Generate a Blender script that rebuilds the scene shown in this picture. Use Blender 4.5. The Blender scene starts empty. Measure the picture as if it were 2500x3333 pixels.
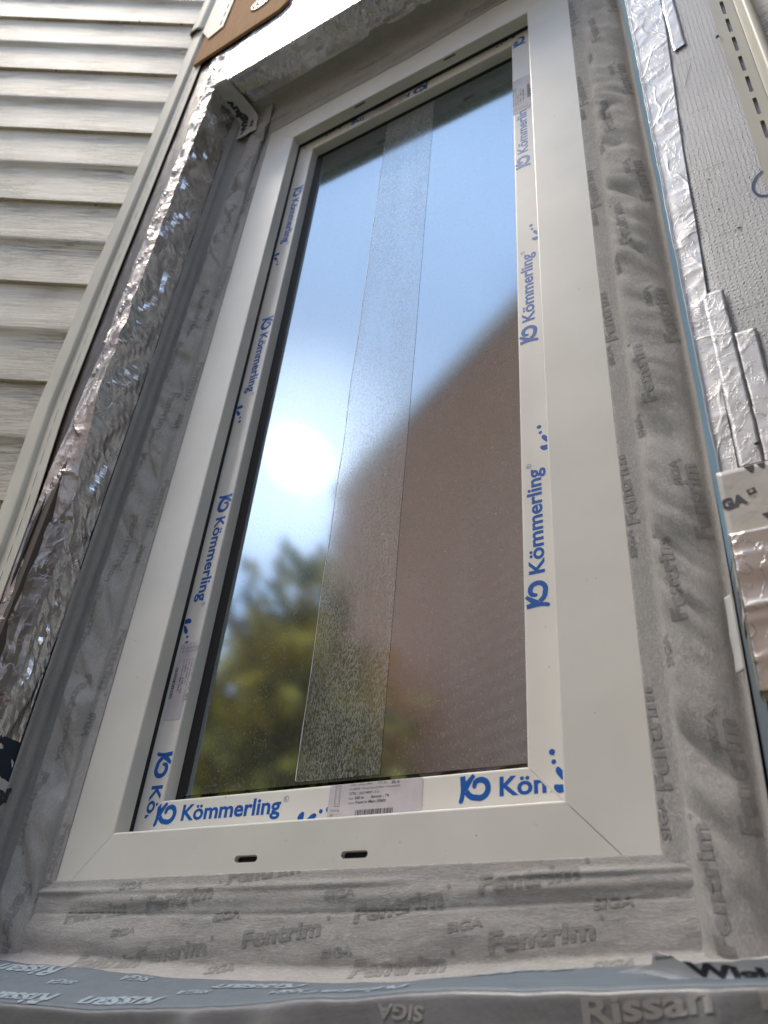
import bpy, bmesh, math, random
from mathutils import Vector, Matrix, noise
R_ = math.radians
random.seed(7)
scene = bpy.context.scene
C = scene.collection

# ------------------------------------------------------------------ camera
cam_d = bpy.data.cameras.new('camera'); cam = bpy.data.objects.new('camera', cam_d); C.objects.link(cam)
rx = Vector((0.86500459, 0.22834056, 0.44679709))
ry = Vector((0.49552204, -0.52876227, -0.68910693))
rz = Vector((0.07889839, 0.81747847, -0.57052957))
# columns of world->camera are the world axes seen by the camera; the transpose is the camera's own frame
cam.matrix_world = Matrix(((rx.x, rx.y, rx.z, 0.69740972), (ry.x, ry.y, ry.z, -0.61994428), (rz.x, rz.y, rz.z, -0.18690839), (0, 0, 0, 1)))
cam_d.sensor_fit = 'VERTICAL'; cam_d.sensor_height = 36; cam_d.lens = 36 * 2638 / 3333
cam_d.clip_start = 0.01; cam_d.clip_end = 500
cam_d.dof.use_dof = True; cam_d.dof.focus_distance = 0.92; cam_d.dof.aperture_fstop = 8.0
scene.camera = cam

# ------------------------------------------------------------------ sky and sun
SUN_DIR = Vector((-0.523, -0.599, 0.607)).normalized()
world = bpy.data.worlds.new('World'); scene.world = world; world.use_nodes = True
wn = world.node_tree.nodes; wl = world.node_tree.links
bg = wn['Background']
sky = wn.new('ShaderNodeTexSky'); sky.sky_type = 'NISHITA'; sky.sun_disc = False
sky.sun_elevation = R_(37.4); sky.sun_rotation = math.atan2(SUN_DIR.x, SUN_DIR.y)
sky.air_density = 1.0; sky.dust_density = 0.35; sky.ozone_density = 1.0
wtc = wn.new('ShaderNodeTexCoord'); wno = wn.new('ShaderNodeTexNoise'); wno.inputs['Scale'].default_value = 2.2; wno.inputs['Detail'].default_value = 5
wr = wn.new('ShaderNodeValToRGB'); wr.color_ramp.elements[0].position = .42; wr.color_ramp.elements[0].color = (.45, .45, .45, 1); wr.color_ramp.elements[1].position = .72; wr.color_ramp.elements[1].color = (.95, .95, .95, 1)
wmx = wn.new('ShaderNodeMixRGB'); wmx.inputs['Color2'].default_value = (5.4, 7.0, 9.7, 1)
wl.new(wtc.outputs['Generated'], wno.inputs['Vector']); wl.new(wno.outputs['Fac'], wr.inputs['Fac']); wl.new(wr.outputs['Color'], wmx.inputs['Fac'])
wl.new(sky.outputs['Color'], wmx.inputs['Color1'])
# the sun itself, glaring through thin cloud low behind the camera
wdn = wn.new('ShaderNodeVectorMath'); wdn.operation = 'NORMALIZE'; wl.new(wtc.outputs['Generated'], wdn.inputs[0])
wdt = wn.new('ShaderNodeVectorMath'); wdt.operation = 'DOT_PRODUCT'; wdt.inputs[1].default_value = SUN_DIR; wl.new(wdn.outputs[0], wdt.inputs[0])
wn2 = wn.new('ShaderNodeTexNoise'); wn2.inputs['Scale'].default_value = 11; wn2.inputs['Detail'].default_value = 4; wl.new(wtc.outputs['Generated'], wn2.inputs['Vector'])
wma = wn.new('ShaderNodeMath'); wma.operation = 'MULTIPLY_ADD'; wma.inputs[1].default_value = .0018; wl.new(wn2.outputs['Fac'], wma.inputs[0]); wl.new(wdt.outputs['Value'], wma.inputs[2])
wsb = wn.new('ShaderNodeMath'); wsb.operation = 'SUBTRACT'; wsb.inputs[1].default_value = .0009; wl.new(wma.outputs[0], wsb.inputs[0])
wgl = wn.new('ShaderNodeMapRange'); wgl.interpolation_type = 'SMOOTHSTEP'; wgl.inputs['From Min'].default_value = math.cos(R_(2.3)); wgl.inputs['From Max'].default_value = math.cos(R_(.8)); wgl.inputs['To Max'].default_value = 170; wl.new(wsb.outputs[0], wgl.inputs['Value'])
wha = wn.new('ShaderNodeMapRange'); wha.interpolation_type = 'SMOOTHSTEP'; wha.inputs['From Min'].default_value = math.cos(R_(10)); wha.inputs['From Max'].default_value = 1; wha.inputs['To Max'].default_value = 4; wl.new(wdt.outputs['Value'], wha.inputs['Value'])
wsm = wn.new('ShaderNodeMath'); wsm.operation = 'ADD'; wl.new(wgl.outputs[0], wsm.inputs[0]); wl.new(wha.outputs[0], wsm.inputs[1])
wad = wn.new('ShaderNodeMixRGB'); wad.blend_type = 'ADD'; wad.inputs['Fac'].default_value = 1; wl.new(wmx.outputs['Color'], wad.inputs['Color1']); wl.new(wsm.outputs[0], wad.inputs['Color2'])
wl.new(wad.outputs['Color'], bg.inputs['Color'])
bg.inputs['Strength'].default_value = 0.15
sun_d = bpy.data.lights.new('sun', 'SUN'); sun_d.energy = 1.5; sun_d.angle = R_(16); sun_d.color = (1, .88, .72)
sun = bpy.data.objects.new('sun', sun_d); C.objects.link(sun); sun.rotation_euler = Vector((-.333, -.233, .914)).to_track_quat('Z', 'Y').to_euler()  # soft key light added from the left, aimed so the glass doesn't mirror it
scene.view_settings.view_transform = 'Standard'; scene.view_settings.look = 'None'; scene.view_settings.exposure = 0.84; scene.view_settings.gamma = 1
scene.cycles.use_denoising = True
scene.cycles.max_bounces = 8

# ------------------------------------------------------------------ materials
def L(r, g, b):
    f = lambda c: (c / 12.92 if c <= .04045 else ((c + .055) / 1.055) ** 2.4)
    return (f(r / 255), f(g / 255), f(b / 255), 1)
class M:
    def __init__(s, name, color=(.5, .5, .5, 1), rough=.5, metal=0, spec=.5):
        s.m = bpy.data.materials.new(name); s.m.use_nodes = True
        s.n = s.m.node_tree.nodes; s.l = s.m.node_tree.links; s.b = s.n['Principled BSDF']
        s.b.inputs['Base Color'].default_value = tuple(color[:3]) + (1,); s.b.inputs['Roughness'].default_value = rough
        s.b.inputs['Metallic'].default_value = metal; s.b.inputs['Specular IOR Level'].default_value = spec
        s.h = None
    def vec(s, scale=(1, 1, 1), rot=(0, 0, 0), uv=False):
        tc = s.n.new('ShaderNodeTexCoord'); mp = s.n.new('ShaderNodeMapping'); mp.inputs['Scale'].default_value = scale; mp.inputs['Rotation'].default_value = rot
        s.l.new(tc.outputs['UV' if uv else 'Object'], mp.inputs['Vector']); return mp.outputs['Vector']
    def noise(s, scale, detail=4, vec=None, rough=.5, dist=0):
        t = s.n.new('ShaderNodeTexNoise'); t.inputs['Scale'].default_value = scale; t.inputs['Detail'].default_value = detail; t.inputs['Roughness'].default_value = rough
        t.inputs['Distortion'].default_value = dist
        s.l.new(vec if vec is not None else s.vec(), t.inputs['Vector']); return t.outputs['Fac']
    def vor(s, scale, vec=None, feature='F1', out='Distance'):
        t = s.n.new('ShaderNodeTexVoronoi'); t.inputs['Scale'].default_value = scale; t.feature = feature
        s.l.new(vec if vec is not None else s.vec(), t.inputs['Vector']); return t.outputs[out]
    def ramp(s, fac, stops):
        r = s.n.new('ShaderNodeValToRGB'); e = r.color_ramp.elements
        while len(e) < len(stops): e.new(.5)
        for q, (p, c) in zip(e, stops):
            q.position = p; q.color = c if len(c) == 4 else (*c, 1)
        s.l.new(fac, r.inputs['Fac']); return r.outputs['Color']
    def mix(s, fac, a, b, mode='MIX'):
        x = s.n.new('ShaderNodeMixRGB'); x.blend_type = mode
        for i, v in (('Fac', fac), ('Color1', a), ('Color2', b)):
            if hasattr(v, 'default_value') or hasattr(v, 'links'): s.l.new(v, x.inputs[i])
            else: x.inputs[i].default_value = (*v, 1) if isinstance(v, tuple) and len(v) == 3 else v
        return x.outputs['Color']
    def color(s, o): s.l.new(o, s.b.inputs['Base Color']); return s
    def roughmap(s, fac, lo, hi):
        r = s.n.new('ShaderNodeMapRange'); r.inputs['To Min'].default_value = lo; r.inputs['To Max'].default_value = hi
        s.l.new(fac, r.inputs['Value']); s.l.new(r.outputs[0], s.b.inputs['Roughness']); return s
    def bump(s, h, dist, strength=1):
        b = s.n.new('ShaderNodeBump'); b.inputs['Distance'].default_value = dist; b.inputs['Strength'].default_value = strength
        s.l.new(h, b.inputs['Height'])
        if s.h is not None: s.l.new(s.h, b.inputs['Normal'])
        s.h = b.outputs['Normal']; s.l.new(s.h, s.b.inputs['Normal']); return s

def g4(v): return (v, v, v, 1)
def m_pvc(name, col, rough=.33):
    m = M(name, col, rough, spec=.5)
    n = m.noise(9, 6); c2 = tuple(x * .91 for x in col[:3]) + (1,)
    m.color(m.ramp(n, [(.35, c2), (.65, col)]))
    m.roughmap(m.noise(14, 5), rough - .08, rough + .12); m.bump(m.noise(900, 2), .00006); return m.m
PVC = m_pvc('white_pvc', (.79, .765, .70, 1), .34)
PVC_T = m_pvc('print_film_white', (.84, .815, .755, 1), .30)
mm = M('print_blue', (.004, .105, .43, 1), .32); BLUE = mm.m
mm = M('rubber_black', (.008, .008, .009, 1), .6); RUBBER = mm.m
mm = M('dark_void', (.006, .006, .007, 1), .8); VOID = mm.m
mm = M('groove_dirt', (.16, .15, .13, 1), .8); DIRT = mm.m
mm = M('sticker_paper', (.62, .575, .60, 1), .4); mm.color(mm.ramp(mm.noise(60, 5), [(.35, (.56, .52, .545, 1)), (.7, (.66, .615, .64, 1))])); PAPER = mm.m
mm = M('sticker_ink', (.02, .018, .022, 1), .5); INK = mm.m
mm = M('sticker_ink_soft', (.10, .09, .10, 1), .5); INK2 = mm.m

def m_felt(name, col, dark=.8, k=1.0, ang=0):
    m = M(name, col, .93, spec=.15)
    v = m.vec((1, 1, 1))
    fib = m.noise(260, 6, m.vec((1, 3.2, .55) if not ang else (.35, 3, 1.6)), .75, 2.2)
    big = m.noise(34, 5, v, .6)
    c = m.ramp(fib, [(.36, tuple(x * dark for x in col[:3])), (.52, col[:3]), (.68, tuple(min(1, x * 1.34) for x in col[:3]))])
    m.color(m.mix(.35, c, m.ramp(big, [(.3, (.42, .42, .42)), (.7, (.60, .60, .60))]), 'OVERLAY'))
    m.bump(fib, .0009 * k); m.b.inputs['Sheen Weight'].default_value = .12; m.b.inputs['Sheen Roughness'].default_value = .4
    return m.m
FELT = m_felt('grey_fleece', (.455, .44, .42, 1))
FELT_H = m_felt('grey_fleece_across', (.455, .44, .42, 1), ang=1)
FELT_P = m_felt('fleece_print', (.325, .316, .304, 1), .85)
FELT_PH = m_felt('fleece_print_across', (.325, .316, .304, 1), .85, ang=1)

def m_foil(name, col, rough, k=1.0, fine=320, cre=60):
    m = M(name, col, rough, 1)
    a = m.noise(cre, 3, m.vec(), .5, .6); b = m.noise(cre * .45, 2, m.vec((1, 1, .7)), .5, .8); c = m.noise(cre * 1.7, 3, m.vec((1, 1, .8)), .55, .5)
    m.bump(m.ramp(b, [(.47, g4(0)), (.50, g4(1)), (.53, g4(0))]), .0009 * k); m.bump(m.ramp(c, [(.48, g4(0)), (.50, g4(1)), (.52, g4(0))]), .0004 * k)
    m.bump(a, .0022 * k); m.bump(m.noise(fine, 3), .00018 * k)
    m.roughmap(a, rough * .7, rough * 1.5); return m.m
FOIL = m_foil('crumpled_foil', (.74, .72, .71, 1), .24, .22, 400, 40)
FOIL_B = m_foil('brown_reflection_foil', (.36, .315, .285, 1), .38, .6, 500, 30)  # reflected brown painted into the base colour so the foil stays dim
FOIL_W = m_foil('satin_foil', (.50, .495, .49, 1), .47, .35, 500, 40)
FOIL_T = m_foil('head_foil', (.62, .62, .63, 1), .26, 1.0)

# perforated foil board: rows of punched dots and net ridges
m = M('perforated_foil_board', (.74, .75, .77, 1), .55, .35)
def rows(m, sx, sy, lo, hi, thr=.5):
    t = m.n.new('ShaderNodeTexVoronoi'); t.inputs['Scale'].default_value = 1; t.inputs['Randomness'].default_value = .15
    mp = m.n.new('ShaderNodeMapping'); mp.inputs['Scale'].default_value = (sx, sy, 1); m.l.new(m.vec(uv=True), mp.inputs['Vector']); m.l.new(mp.outputs[0], t.inputs['Vector'])
    return m.ramp(t.outputs['Distance'], [(lo, g4(1)), (hi, g4(0))])
dots = rows(m, 215, 222, .08, .22); lines = rows(m, 60, 222, .03, .13)
n1 = m.noise(420, 5, None, .7); n2 = m.noise(7, 3)
col = m.ramp(n1, [(.3, (.34, .345, .355)), (.7, (.46, .465, .475))])
col = m.mix(m.mix(.5, dots, lines, 'MIX'), col, (.33, .33, .34, 1)); m.color(col)
m.bump(n1, .0009); m.bump(dots, .0012); m.bump(lines, -.0008); m.roughmap(n2, .40, .6); BOARD = m.m

def m_vinyl(name, col, grain=True, rough=.42):
    m = M(name, col, rough, spec=.5 if grain else .2)
    if grain:
        g = m.noise(1, 6, m.vec((9, 9, 260), uv=False), .6, .25)
        v2 = m.vec((5, 5, 125)); t = m.n.new('ShaderNodeTexNoise'); t.inputs['Scale'].default_value = 2.2; t.inputs['Detail'].default_value = 7; t.inputs['Roughness'].default_value = .62; t.inputs['Distortion'].default_value = .5
        m.l.new(v2, t.inputs['Vector'])
        vein = m.ramp(t.outputs['Fac'], [(.47, g4(0)), (.50, g4(1)), (.53, g4(0))])
        patch = m.noise(5.5, 4)
        pm = m.ramp(patch, [(.42, g4(.15)), (.62, g4(1))])
        vv = m.mix(1.0, vein, pm, 'MULTIPLY')
        c = m.ramp(g, [(.35, tuple(x * .86 for x in col[:3])), (.65, tuple(min(1, x * 1.06) for x in col[:3]))])
        stain = m.ramp(m.noise(13, 5, m.vec((.5, .5, 3.5))), [(.42, g4(1)), (.62, (.83, .80, .76, 1))])
        c = m.mix(.8, c, stain, 'MULTIPLY')
        c = m.mix(m.mix(.95, g4(0), vv), c, (col[0] * .52, col[1] * .50, col[2] * .47, 1))
        m.color(c); m.bump(g, .0006); m.bump(vv, -.0006)
    else:
        m.color(m.ramp(m.noise(11, 5), [(.35, tuple(x * .9 for x in col[:3])), (.65, col[:3])])); m.bump(m.noise(500, 2), .0001)
    return m.m
VINYL = m_vinyl('cream_woodgrain_vinyl', (.84, .76, .61, 1))
TRIM = m_vinyl('cream_vinyl_trim', (.70, .66, .55, 1), False, .55)
TRIM_R = m_vinyl('ivory_vinyl_trim', (.66, .64, .54, 1), False, .4)
m = M('orange_plywood', (.50, .31, .16, 1), .9, 0, .1); g = m.noise(4, 6, m.vec((60, 60, 3), (0, R_(28), 0)), .6, .6)
m.color(m.ramp(g, [(.3, (.48, .27, .13)), (.7, (.60, .37, .20))])); m.bump(g, .0004); PLY = m.m
m = M('dark_brown_sheathing', (.07, .042, .022, 1), .32); g = m.noise(5, 6, m.vec((50, 50, 4)), .65, 1.2)
m.color(m.ramp(g, [(.3, (.028, .017, .010)), (.55, (.085, .052, .028)), (.75, (.15, .095, .055))])); m.bump(g, .002); WOOD = m.m
m = M('blue_membrane', (.22, .42, .60, 1), .7); w = rows(m, 700, 520, .1, .4); m.color(m.mix(w, (.26, .46, .63, 1), (.13, .29, .44, 1))); m.bump(w, -.0005); MEMB = m.m
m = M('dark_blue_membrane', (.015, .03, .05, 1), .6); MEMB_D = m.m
def m_tape(name, col, rough=.35):
    m = M(name, col, rough); m.color(m.ramp(m.noise(70, 5), [(.3, tuple(x * .9 for x in col[:3])), (.7, col[:3])]))
    m.bump(m.noise(45, 5), .0008); m.bump(m.noise(300, 3), .0002); return m.m
WTAPE = m_tape('white_tape', (.66, .66, .64, 1)); WTAPE_B = m_tape('beige_white_tape', (.60, .57, .52, 1), .42); WTAPE_C = m_tape('cool_white_tape', (.86, .88, .90, 1), .5)
mm = M('tape_ink', (.045, .05, .065, 1), .5); TINK = mm.m
RISS = m_tape('blue_grey_tape', (.135, .17, .205, 1), .5); RISS_F = m_tape('grey_face_tape', (.235, .235, .245, 1), .36)
mm = M('tape_print_pale', (.32, .39, .45, 1), .45); RINK = mm.m
mm = M('tape_print_beige', (.36, .345, .335, 1), .4); RINK_F = mm.m
mm = M('marker_ink', (.01, .05, .17, 1), .4); MARK = mm.m
mm = M('tick_ink', (.10, .10, .11, 1), .5); TICK = mm.m
mm = M('tick_ink_dark', (.02, .03, .05, 1), .5); TICKD = mm.m
mm = M('washer_steel', (.36, .34, .33, 1), .9, .0, .1); STEEL = mm.m
mm = M('screw_metal', (.30, .22, .17, 1), .35, .9); SCREW = mm.m
mm = M('foam_cream', (.70, .62, .42, 1), .8); FOAM = mm.m

# ------------------------------------------------------------------ builders
def obj(name, bm, mat, parent=None, smooth=False):
    me = bpy.data.meshes.new(name); bm.normal_update(); bm.to_mesh(me); bm.free()
    if mat: me.materials.append(mat)
    o = bpy.data.objects.new(name, me); C.objects.link(o)
    if smooth:
        for p in me.polygons: p.use_smooth = True
    if parent: o.parent = parent
    return o
def tag(o, label, cat=None, group=None, kind=None):
    if label: o['label'] = label
    if cat: o['category'] = cat
    if group: o['group'] = group
    if kind: o['kind'] = kind
    return o
def thing(name, label, cat, loc=(0, 0, 0), group=None):
    o = bpy.data.objects.new(name, None); C.objects.link(o); o.location = loc; o.empty_display_size = .05
    return tag(o, label, cat, group)
def solidify(o, t, off=1):
    m = o.modifiers.new('thickness', 'SOLIDIFY'); m.thickness = t; m.offset = off
    return o
def extrude_poly(pts, vec, cap=True, bm=None):
    bm = bm or bmesh.new(); vec = Vector(vec)
    a = [bm.verts.new(p) for p in pts]; b = [bm.verts.new(Vector(p) + vec) for p in pts]
    n = len(pts)
    for i in range(n): bm.faces.new((a[i], a[(i + 1) % n], b[(i + 1) % n], b[i]))
    if cap: bm.faces.new(a[::-1]); bm.faces.new(b)
    bmesh.ops.recalc_face_normals(bm, faces=bm.faces)
    return bm
def box(x0, x1, y0, y1, z0, z1, bm=None):
    return extrude_poly([(x0, y0, z0), (x1, y0, z0), (x1, y1, z0), (x0, y1, z0)], (0, 0, z1 - z0), bm=bm)
def fb(v, o=5, H=1.0, lac=2.0): return noise.fractal(Vector(v), H, lac, o)
def ridge(v, sc):  # sharp creases in [0,1]
    return 1 - min(1, abs(noise.noise(Vector(v) * sc)) * 3.2)
class Profile:
    """smooth cross section; points of any dimension, evaluated by arc length"""
    def __init__(s, pts, it=2):
        pts = [Vector(p) for p in pts]
        for _ in range(it):
            q = [pts[0]]
            for a, b in zip(pts, pts[1:]): q += [a * .75 + b * .25, a * .25 + b * .75]
            pts = q + [pts[-1]]
        s.p = pts; s.c = [0]
        for a, b in zip(pts, pts[1:]): s.c.append(s.c[-1] + (b - a).length)
        s.len = s.c[-1]
    def __call__(s, t):
        if t <= 0: return s.p[0] + (s.p[0] - s.p[1]).normalized() * (-t)
        for i in range(len(s.p) - 1):
            if t <= s.c[i + 1] or i == len(s.p) - 2:
                return s.p[i].lerp(s.p[i + 1], (t - s.c[i]) / max(1e-9, s.c[i + 1] - s.c[i]))
    def t_of(s, k, val):
        for i in range(len(s.p) - 1):
            a, b = s.p[i][k], s.p[i + 1][k]
            if (a <= val <= b) or (b <= val <= a): return s.c[i] + (s.c[i + 1] - s.c[i]) * (val - a) / ((b - a) or 1e-9)
        return 0 if abs(s.p[0][k] - val) < abs(s.p[-1][k] - val) else s.len
VIEW = Vector((.3, -.7, .5))
def nrm(f, s, t, e=.0015, view=VIEW):
    p = f(s, t); n = (f(s + e, t) - f(s - e, t)).cross(f(s, t + e) - f(s, t - e)).normalized()
    return p, (n if n.dot(view - p) > 0 else -n)
def sheet(name, f, s0, s1, t0, t1, ds, dt, mat, parent=None, thick=.0005, edge=None, smooth=True):
    ns = max(2, int((s1 - s0) / ds)); nt = max(2, int(abs(t1 - t0) / dt)); bm = bmesh.new(); uvl = bm.loops.layers.uv.new('UVMap'); V = []; UV = {}
    for i in range(ns + 1):
        row = []
        for j in range(nt + 1):
            s = s0 + (s1 - s0) * i / ns; a, b = (t0, t1) if edge is None else edge(s); t = a + (b - a) * j / nt
            vv = bm.verts.new(f(s, t)); row.append(vv); UV[vv] = (s, t)
        V.append(row)
    for i in range(ns):
        for j in range(nt): bm.faces.new((V[i][j], V[i + 1][j], V[i + 1][j + 1], V[i][j + 1]))
    c = V[ns // 2][nt // 2]; bm.normal_update()
    if c.normal.dot(VIEW - c.co) < 0: bmesh.ops.reverse_faces(bm, faces=bm.faces[:])
    for fc in bm.faces:
        for lp in fc.loops: lp[uvl].uv = UV[lp.vert]
    o = obj(name, bm, mat, parent, smooth)
    if thick: solidify(o, thick, -1)
    return o
def text_bm(body, bold=.0, shear=0.0, spacing=1.0):
    cu = bpy.data.curves.new('t', 'FONT'); cu.body = body; cu.size = 1; cu.offset = bold; cu.shear = shear; cu.space_character = spacing
    cu.resolution_u = 3; cu.fill_mode = 'FRONT'
    o = bpy.data.objects.new('t', cu); C.objects.link(o)
    dg = bpy.context.evaluated_depsgraph_get(); dg.update(); me = bpy.data.meshes.new_from_object(o.evaluated_get(dg))
    bm = bmesh.new(); bm.from_mesh(me); bpy.data.objects.remove(o); bpy.data.meshes.remove(me); bpy.data.curves.remove(cu)
    xs = [v.co.x for v in bm.verts]; x0, x1 = min(xs), max(xs)
    for v in bm.verts: v.co.x -= x0; v.co.z = 0
    return bm, x1 - x0
CAP = .70
def place(bm, f, a0, b0, ang=0, off=.0004, clip=None, seg=.004, amap=None):
    """bm lies in (reading, up) coordinates in metres; amap turns those into the surface's (s,t)"""
    ca, sa = math.cos(ang), math.sin(ang)
    for v in bm.verts:
        x, y = v.co.x, v.co.y; A = a0 + x * ca - y * sa; B = b0 + x * sa + y * ca
        v.co = Vector((*(amap(A, B) if amap else (A, B)), 0))
    if clip:
        s0, s1, t0, t1 = clip
        for co, no in (((s0, 0, 0), (-1, 0, 0)), ((s1, 0, 0), (1, 0, 0)), ((0, t0, 0), (0, -1, 0)), ((0, t1, 0), (0, 1, 0))):
            bmesh.ops.bisect_plane(bm, geom=bm.verts[:] + bm.edges[:] + bm.faces[:], plane_co=co, plane_no=no, clear_outer=True)
    if not bm.faces: return None
    for _ in range(4):
        e = [x for x in bm.edges if x.calc_length() > seg]
        if not e: break
        bmesh.ops.subdivide_edges(bm, edges=e, cuts=1); bmesh.ops.triangulate(bm, faces=bm.faces[:])
    for v in bm.verts:
        p, n = nrm(f, v.co.x, v.co.y); v.co = p + n * off
    return bm
def write(name, body, length, f, a0, b0, mat, parent, ang=0, cap=None, bold=.02, shear=0, off=.0004, clip=None, amap=None, seg=.004, spacing=1.0):
    bm, w = text_bm(body, bold, shear, spacing); k = length / w; ky = (cap / CAP) if cap else k
    for v in bm.verts: v.co.x *= k; v.co.y *= ky
    bm = place(bm, f, a0, b0, ang, off, clip, seg, amap)
    return obj(name, bm, mat, parent) if bm else None
def disc_bm(cx, cy, r, n=20, bm=None, ry=None):
    bm = bm or bmesh.new(); bm.faces.new([bm.verts.new((cx + r * math.cos(2 * math.pi * i / n), cy + (ry or r) * math.sin(2 * math.pi * i / n), 0)) for i in range(n)]); return bm
def ring_bm(cx, cy, r, w, n=24, bm=None):
    bm = bm or bmesh.new(); a = []; b = []
    for i in range(n):
        c, s_ = math.cos(2 * math.pi * i / n), math.sin(2 * math.pi * i / n); a.append(bm.verts.new((cx + r * c, cy + r * s_, 0))); b.append(bm.verts.new((cx + (r - w) * c, cy + (r - w) * s_, 0)))
    for i in range(n): bm.faces.new((a[i], a[(i + 1) % n], b[(i + 1) % n], b[i]))
    return bm

# ------------------------------------------------------------------ the setting seen only in the glass
m = M('lawn_grass', (.06, .09, .025, 1), .9); m.color(m.ramp(m.noise(3, 6), [(.3, (.035, .055, .015)), (.7, (.11, .12, .035))])); m.bump(m.noise(40, 3), .05); LAWN = m.m
bm = bmesh.new(); bm.faces.new([bm.verts.new(p) for p in ((-150, -150, -1.7), (150, -150, -1.7), (150, 150, -1.7), (-150, 150, -1.7))]); tag(obj('ground', bm, LAWN), None, kind='structure')
m = M('brown_vinyl_siding', (.20, .135, .105, 1), .5); m.color(m.ramp(m.noise(2, 4), [(.3, (.92, .53, .33)), (.7, (.96, .58, .38))])); NB = m.m
m = M('pale_brown_fascia', (.88, .68, .52, 1), .5); NF = m.m
m = M('roof_shingle', (.09, .07, .06, 1), .9); m.bump(m.noise(30, 3), .02); ROOF = m.m
m = M('window_glass_dark', (.03, .04, .05, 1), .06); NG = m.m
ud = Vector((-.866, -.5, 0)); nd = Vector((-.5, .866, 0)); P0 = Vector((-1.78, -5.46, 0)) - ud * 1.2
nh = thing('neighbour_house', 'two storey brown sided house mirrored in the right side of the window glass', 'house', (P0.x, P0.y, -1.7))
prof = []
z = -1.7
while z < 7.3:
    prof += [(0.055, z), (0.0, z + .155)]; z += .16
def nbpt(o_, z_, u_): p = P0 + ud * u_ + nd * o_; return Vector((p.x, p.y, z_))
bm = bmesh.new(); LEN = 5.6
ra = [bm.verts.new(nbpt(o_, z_, 0) - nh.location) for o_, z_ in prof]; rb = [bm.verts.new(nbpt(o_, z_, LEN) - nh.location) for o_, z_ in prof]
for i in range(len(prof) - 1): bm.faces.new((ra[i], rb[i], rb[i + 1], ra[i + 1]))
ba = [bm.verts.new(nbpt(-7, z_, 0) - nh.location) for z_ in (-1.7, prof[-1][1])]; bb = [bm.verts.new(nbpt(-7, z_, LEN) - nh.location) for z_ in (-1.7, prof[-1][1])]
bm.faces.new((ba[0], ba[1], bb[1], bb[0])); bm.faces.new([rb[0], *rb[1:], bb[1], bb[0]]); bm.faces.new([ra[0], *ra[1:], ba[1], ba[0]])
bmesh.ops.recalc_face_normals(bm, faces=bm.faces); obj('wall', bm, NB, nh)
def nbbox(o0, o1, z0, z1, u0, u1):
    return extrude_poly([nbpt(o0, z0, u0) - nh.location, nbpt(o1, z0, u0) - nh.location, nbpt(o1, z0, u1) - nh.location, nbpt(o0, z0, u1) - nh.location], (0, 0, z1 - z0))
rfp = [nbpt(.07, 7.32, -.4), nbpt(.07, 7.52, -.4), nbpt(-3.5, 9.5, -.4), nbpt(-7.5, 7.52, -.4), nbpt(-7.5, 7.32, -.4)]
rf = obj('roof', extrude_poly([p - nh.location for p in [q + ud * .35 for q in rfp]], ud * (LEN + .1)), ROOF, nh)
obj('fascia', nbbox(.072, .10, 7.22, 7.5, -.1, LEN + .1), NF, rf)
for (u0, z0) in ((2.6, .6),):
    w_ = obj('window', nbbox(.03, .06, z0, z0 + 1.1, u0, u0 + .8), NF, nh); obj('pane', nbbox(.061, .065, z0 + .08, z0 + 1.02, u0 + .07, u0 + .73), NG, w_)

def m_leaf(name, a, b, c):
    m = M(name, a, .6); m.color(m.ramp(m.noise(1.3, 3, None, .6), [(.38, a), (.49, b), (.58, c)])); return m.m
LEAF_Y = m_leaf('autumn_leaves', (.05, .08, .02), (.34, .27, .04), (.95, .66, .07)); LEAF_G = m_leaf('green_leaves', (.03, .07, .03), (.07, .15, .05), (.26, .26, .06)); LEAF_O = m_leaf('orange_leaves', (.34, .16, .05), (.66, .34, .08), (.80, .52, .14))
BARK = M('bark', (.06, .045, .035, 1), .9).m
def limb(bm, a, b, r0, r1, n=7):
    a, b = Vector(a), Vector(b); d = (b - a).normalized(); x = d.orthogonal().normalized(); y = d.cross(x); A = []; B = []
    for i in range(n):
        c, s_ = math.cos(2 * math.pi * i / n), math.sin(2 * math.pi * i / n); A.append(bm.verts.new(a + (x * c + y * s_) * r0)); B.append(bm.verts.new(b + (x * c + y * s_) * r1))
    for i in range(n): bm.faces.new((A[i], A[(i + 1) % n], B[(i + 1) % n], B[i]))
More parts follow.
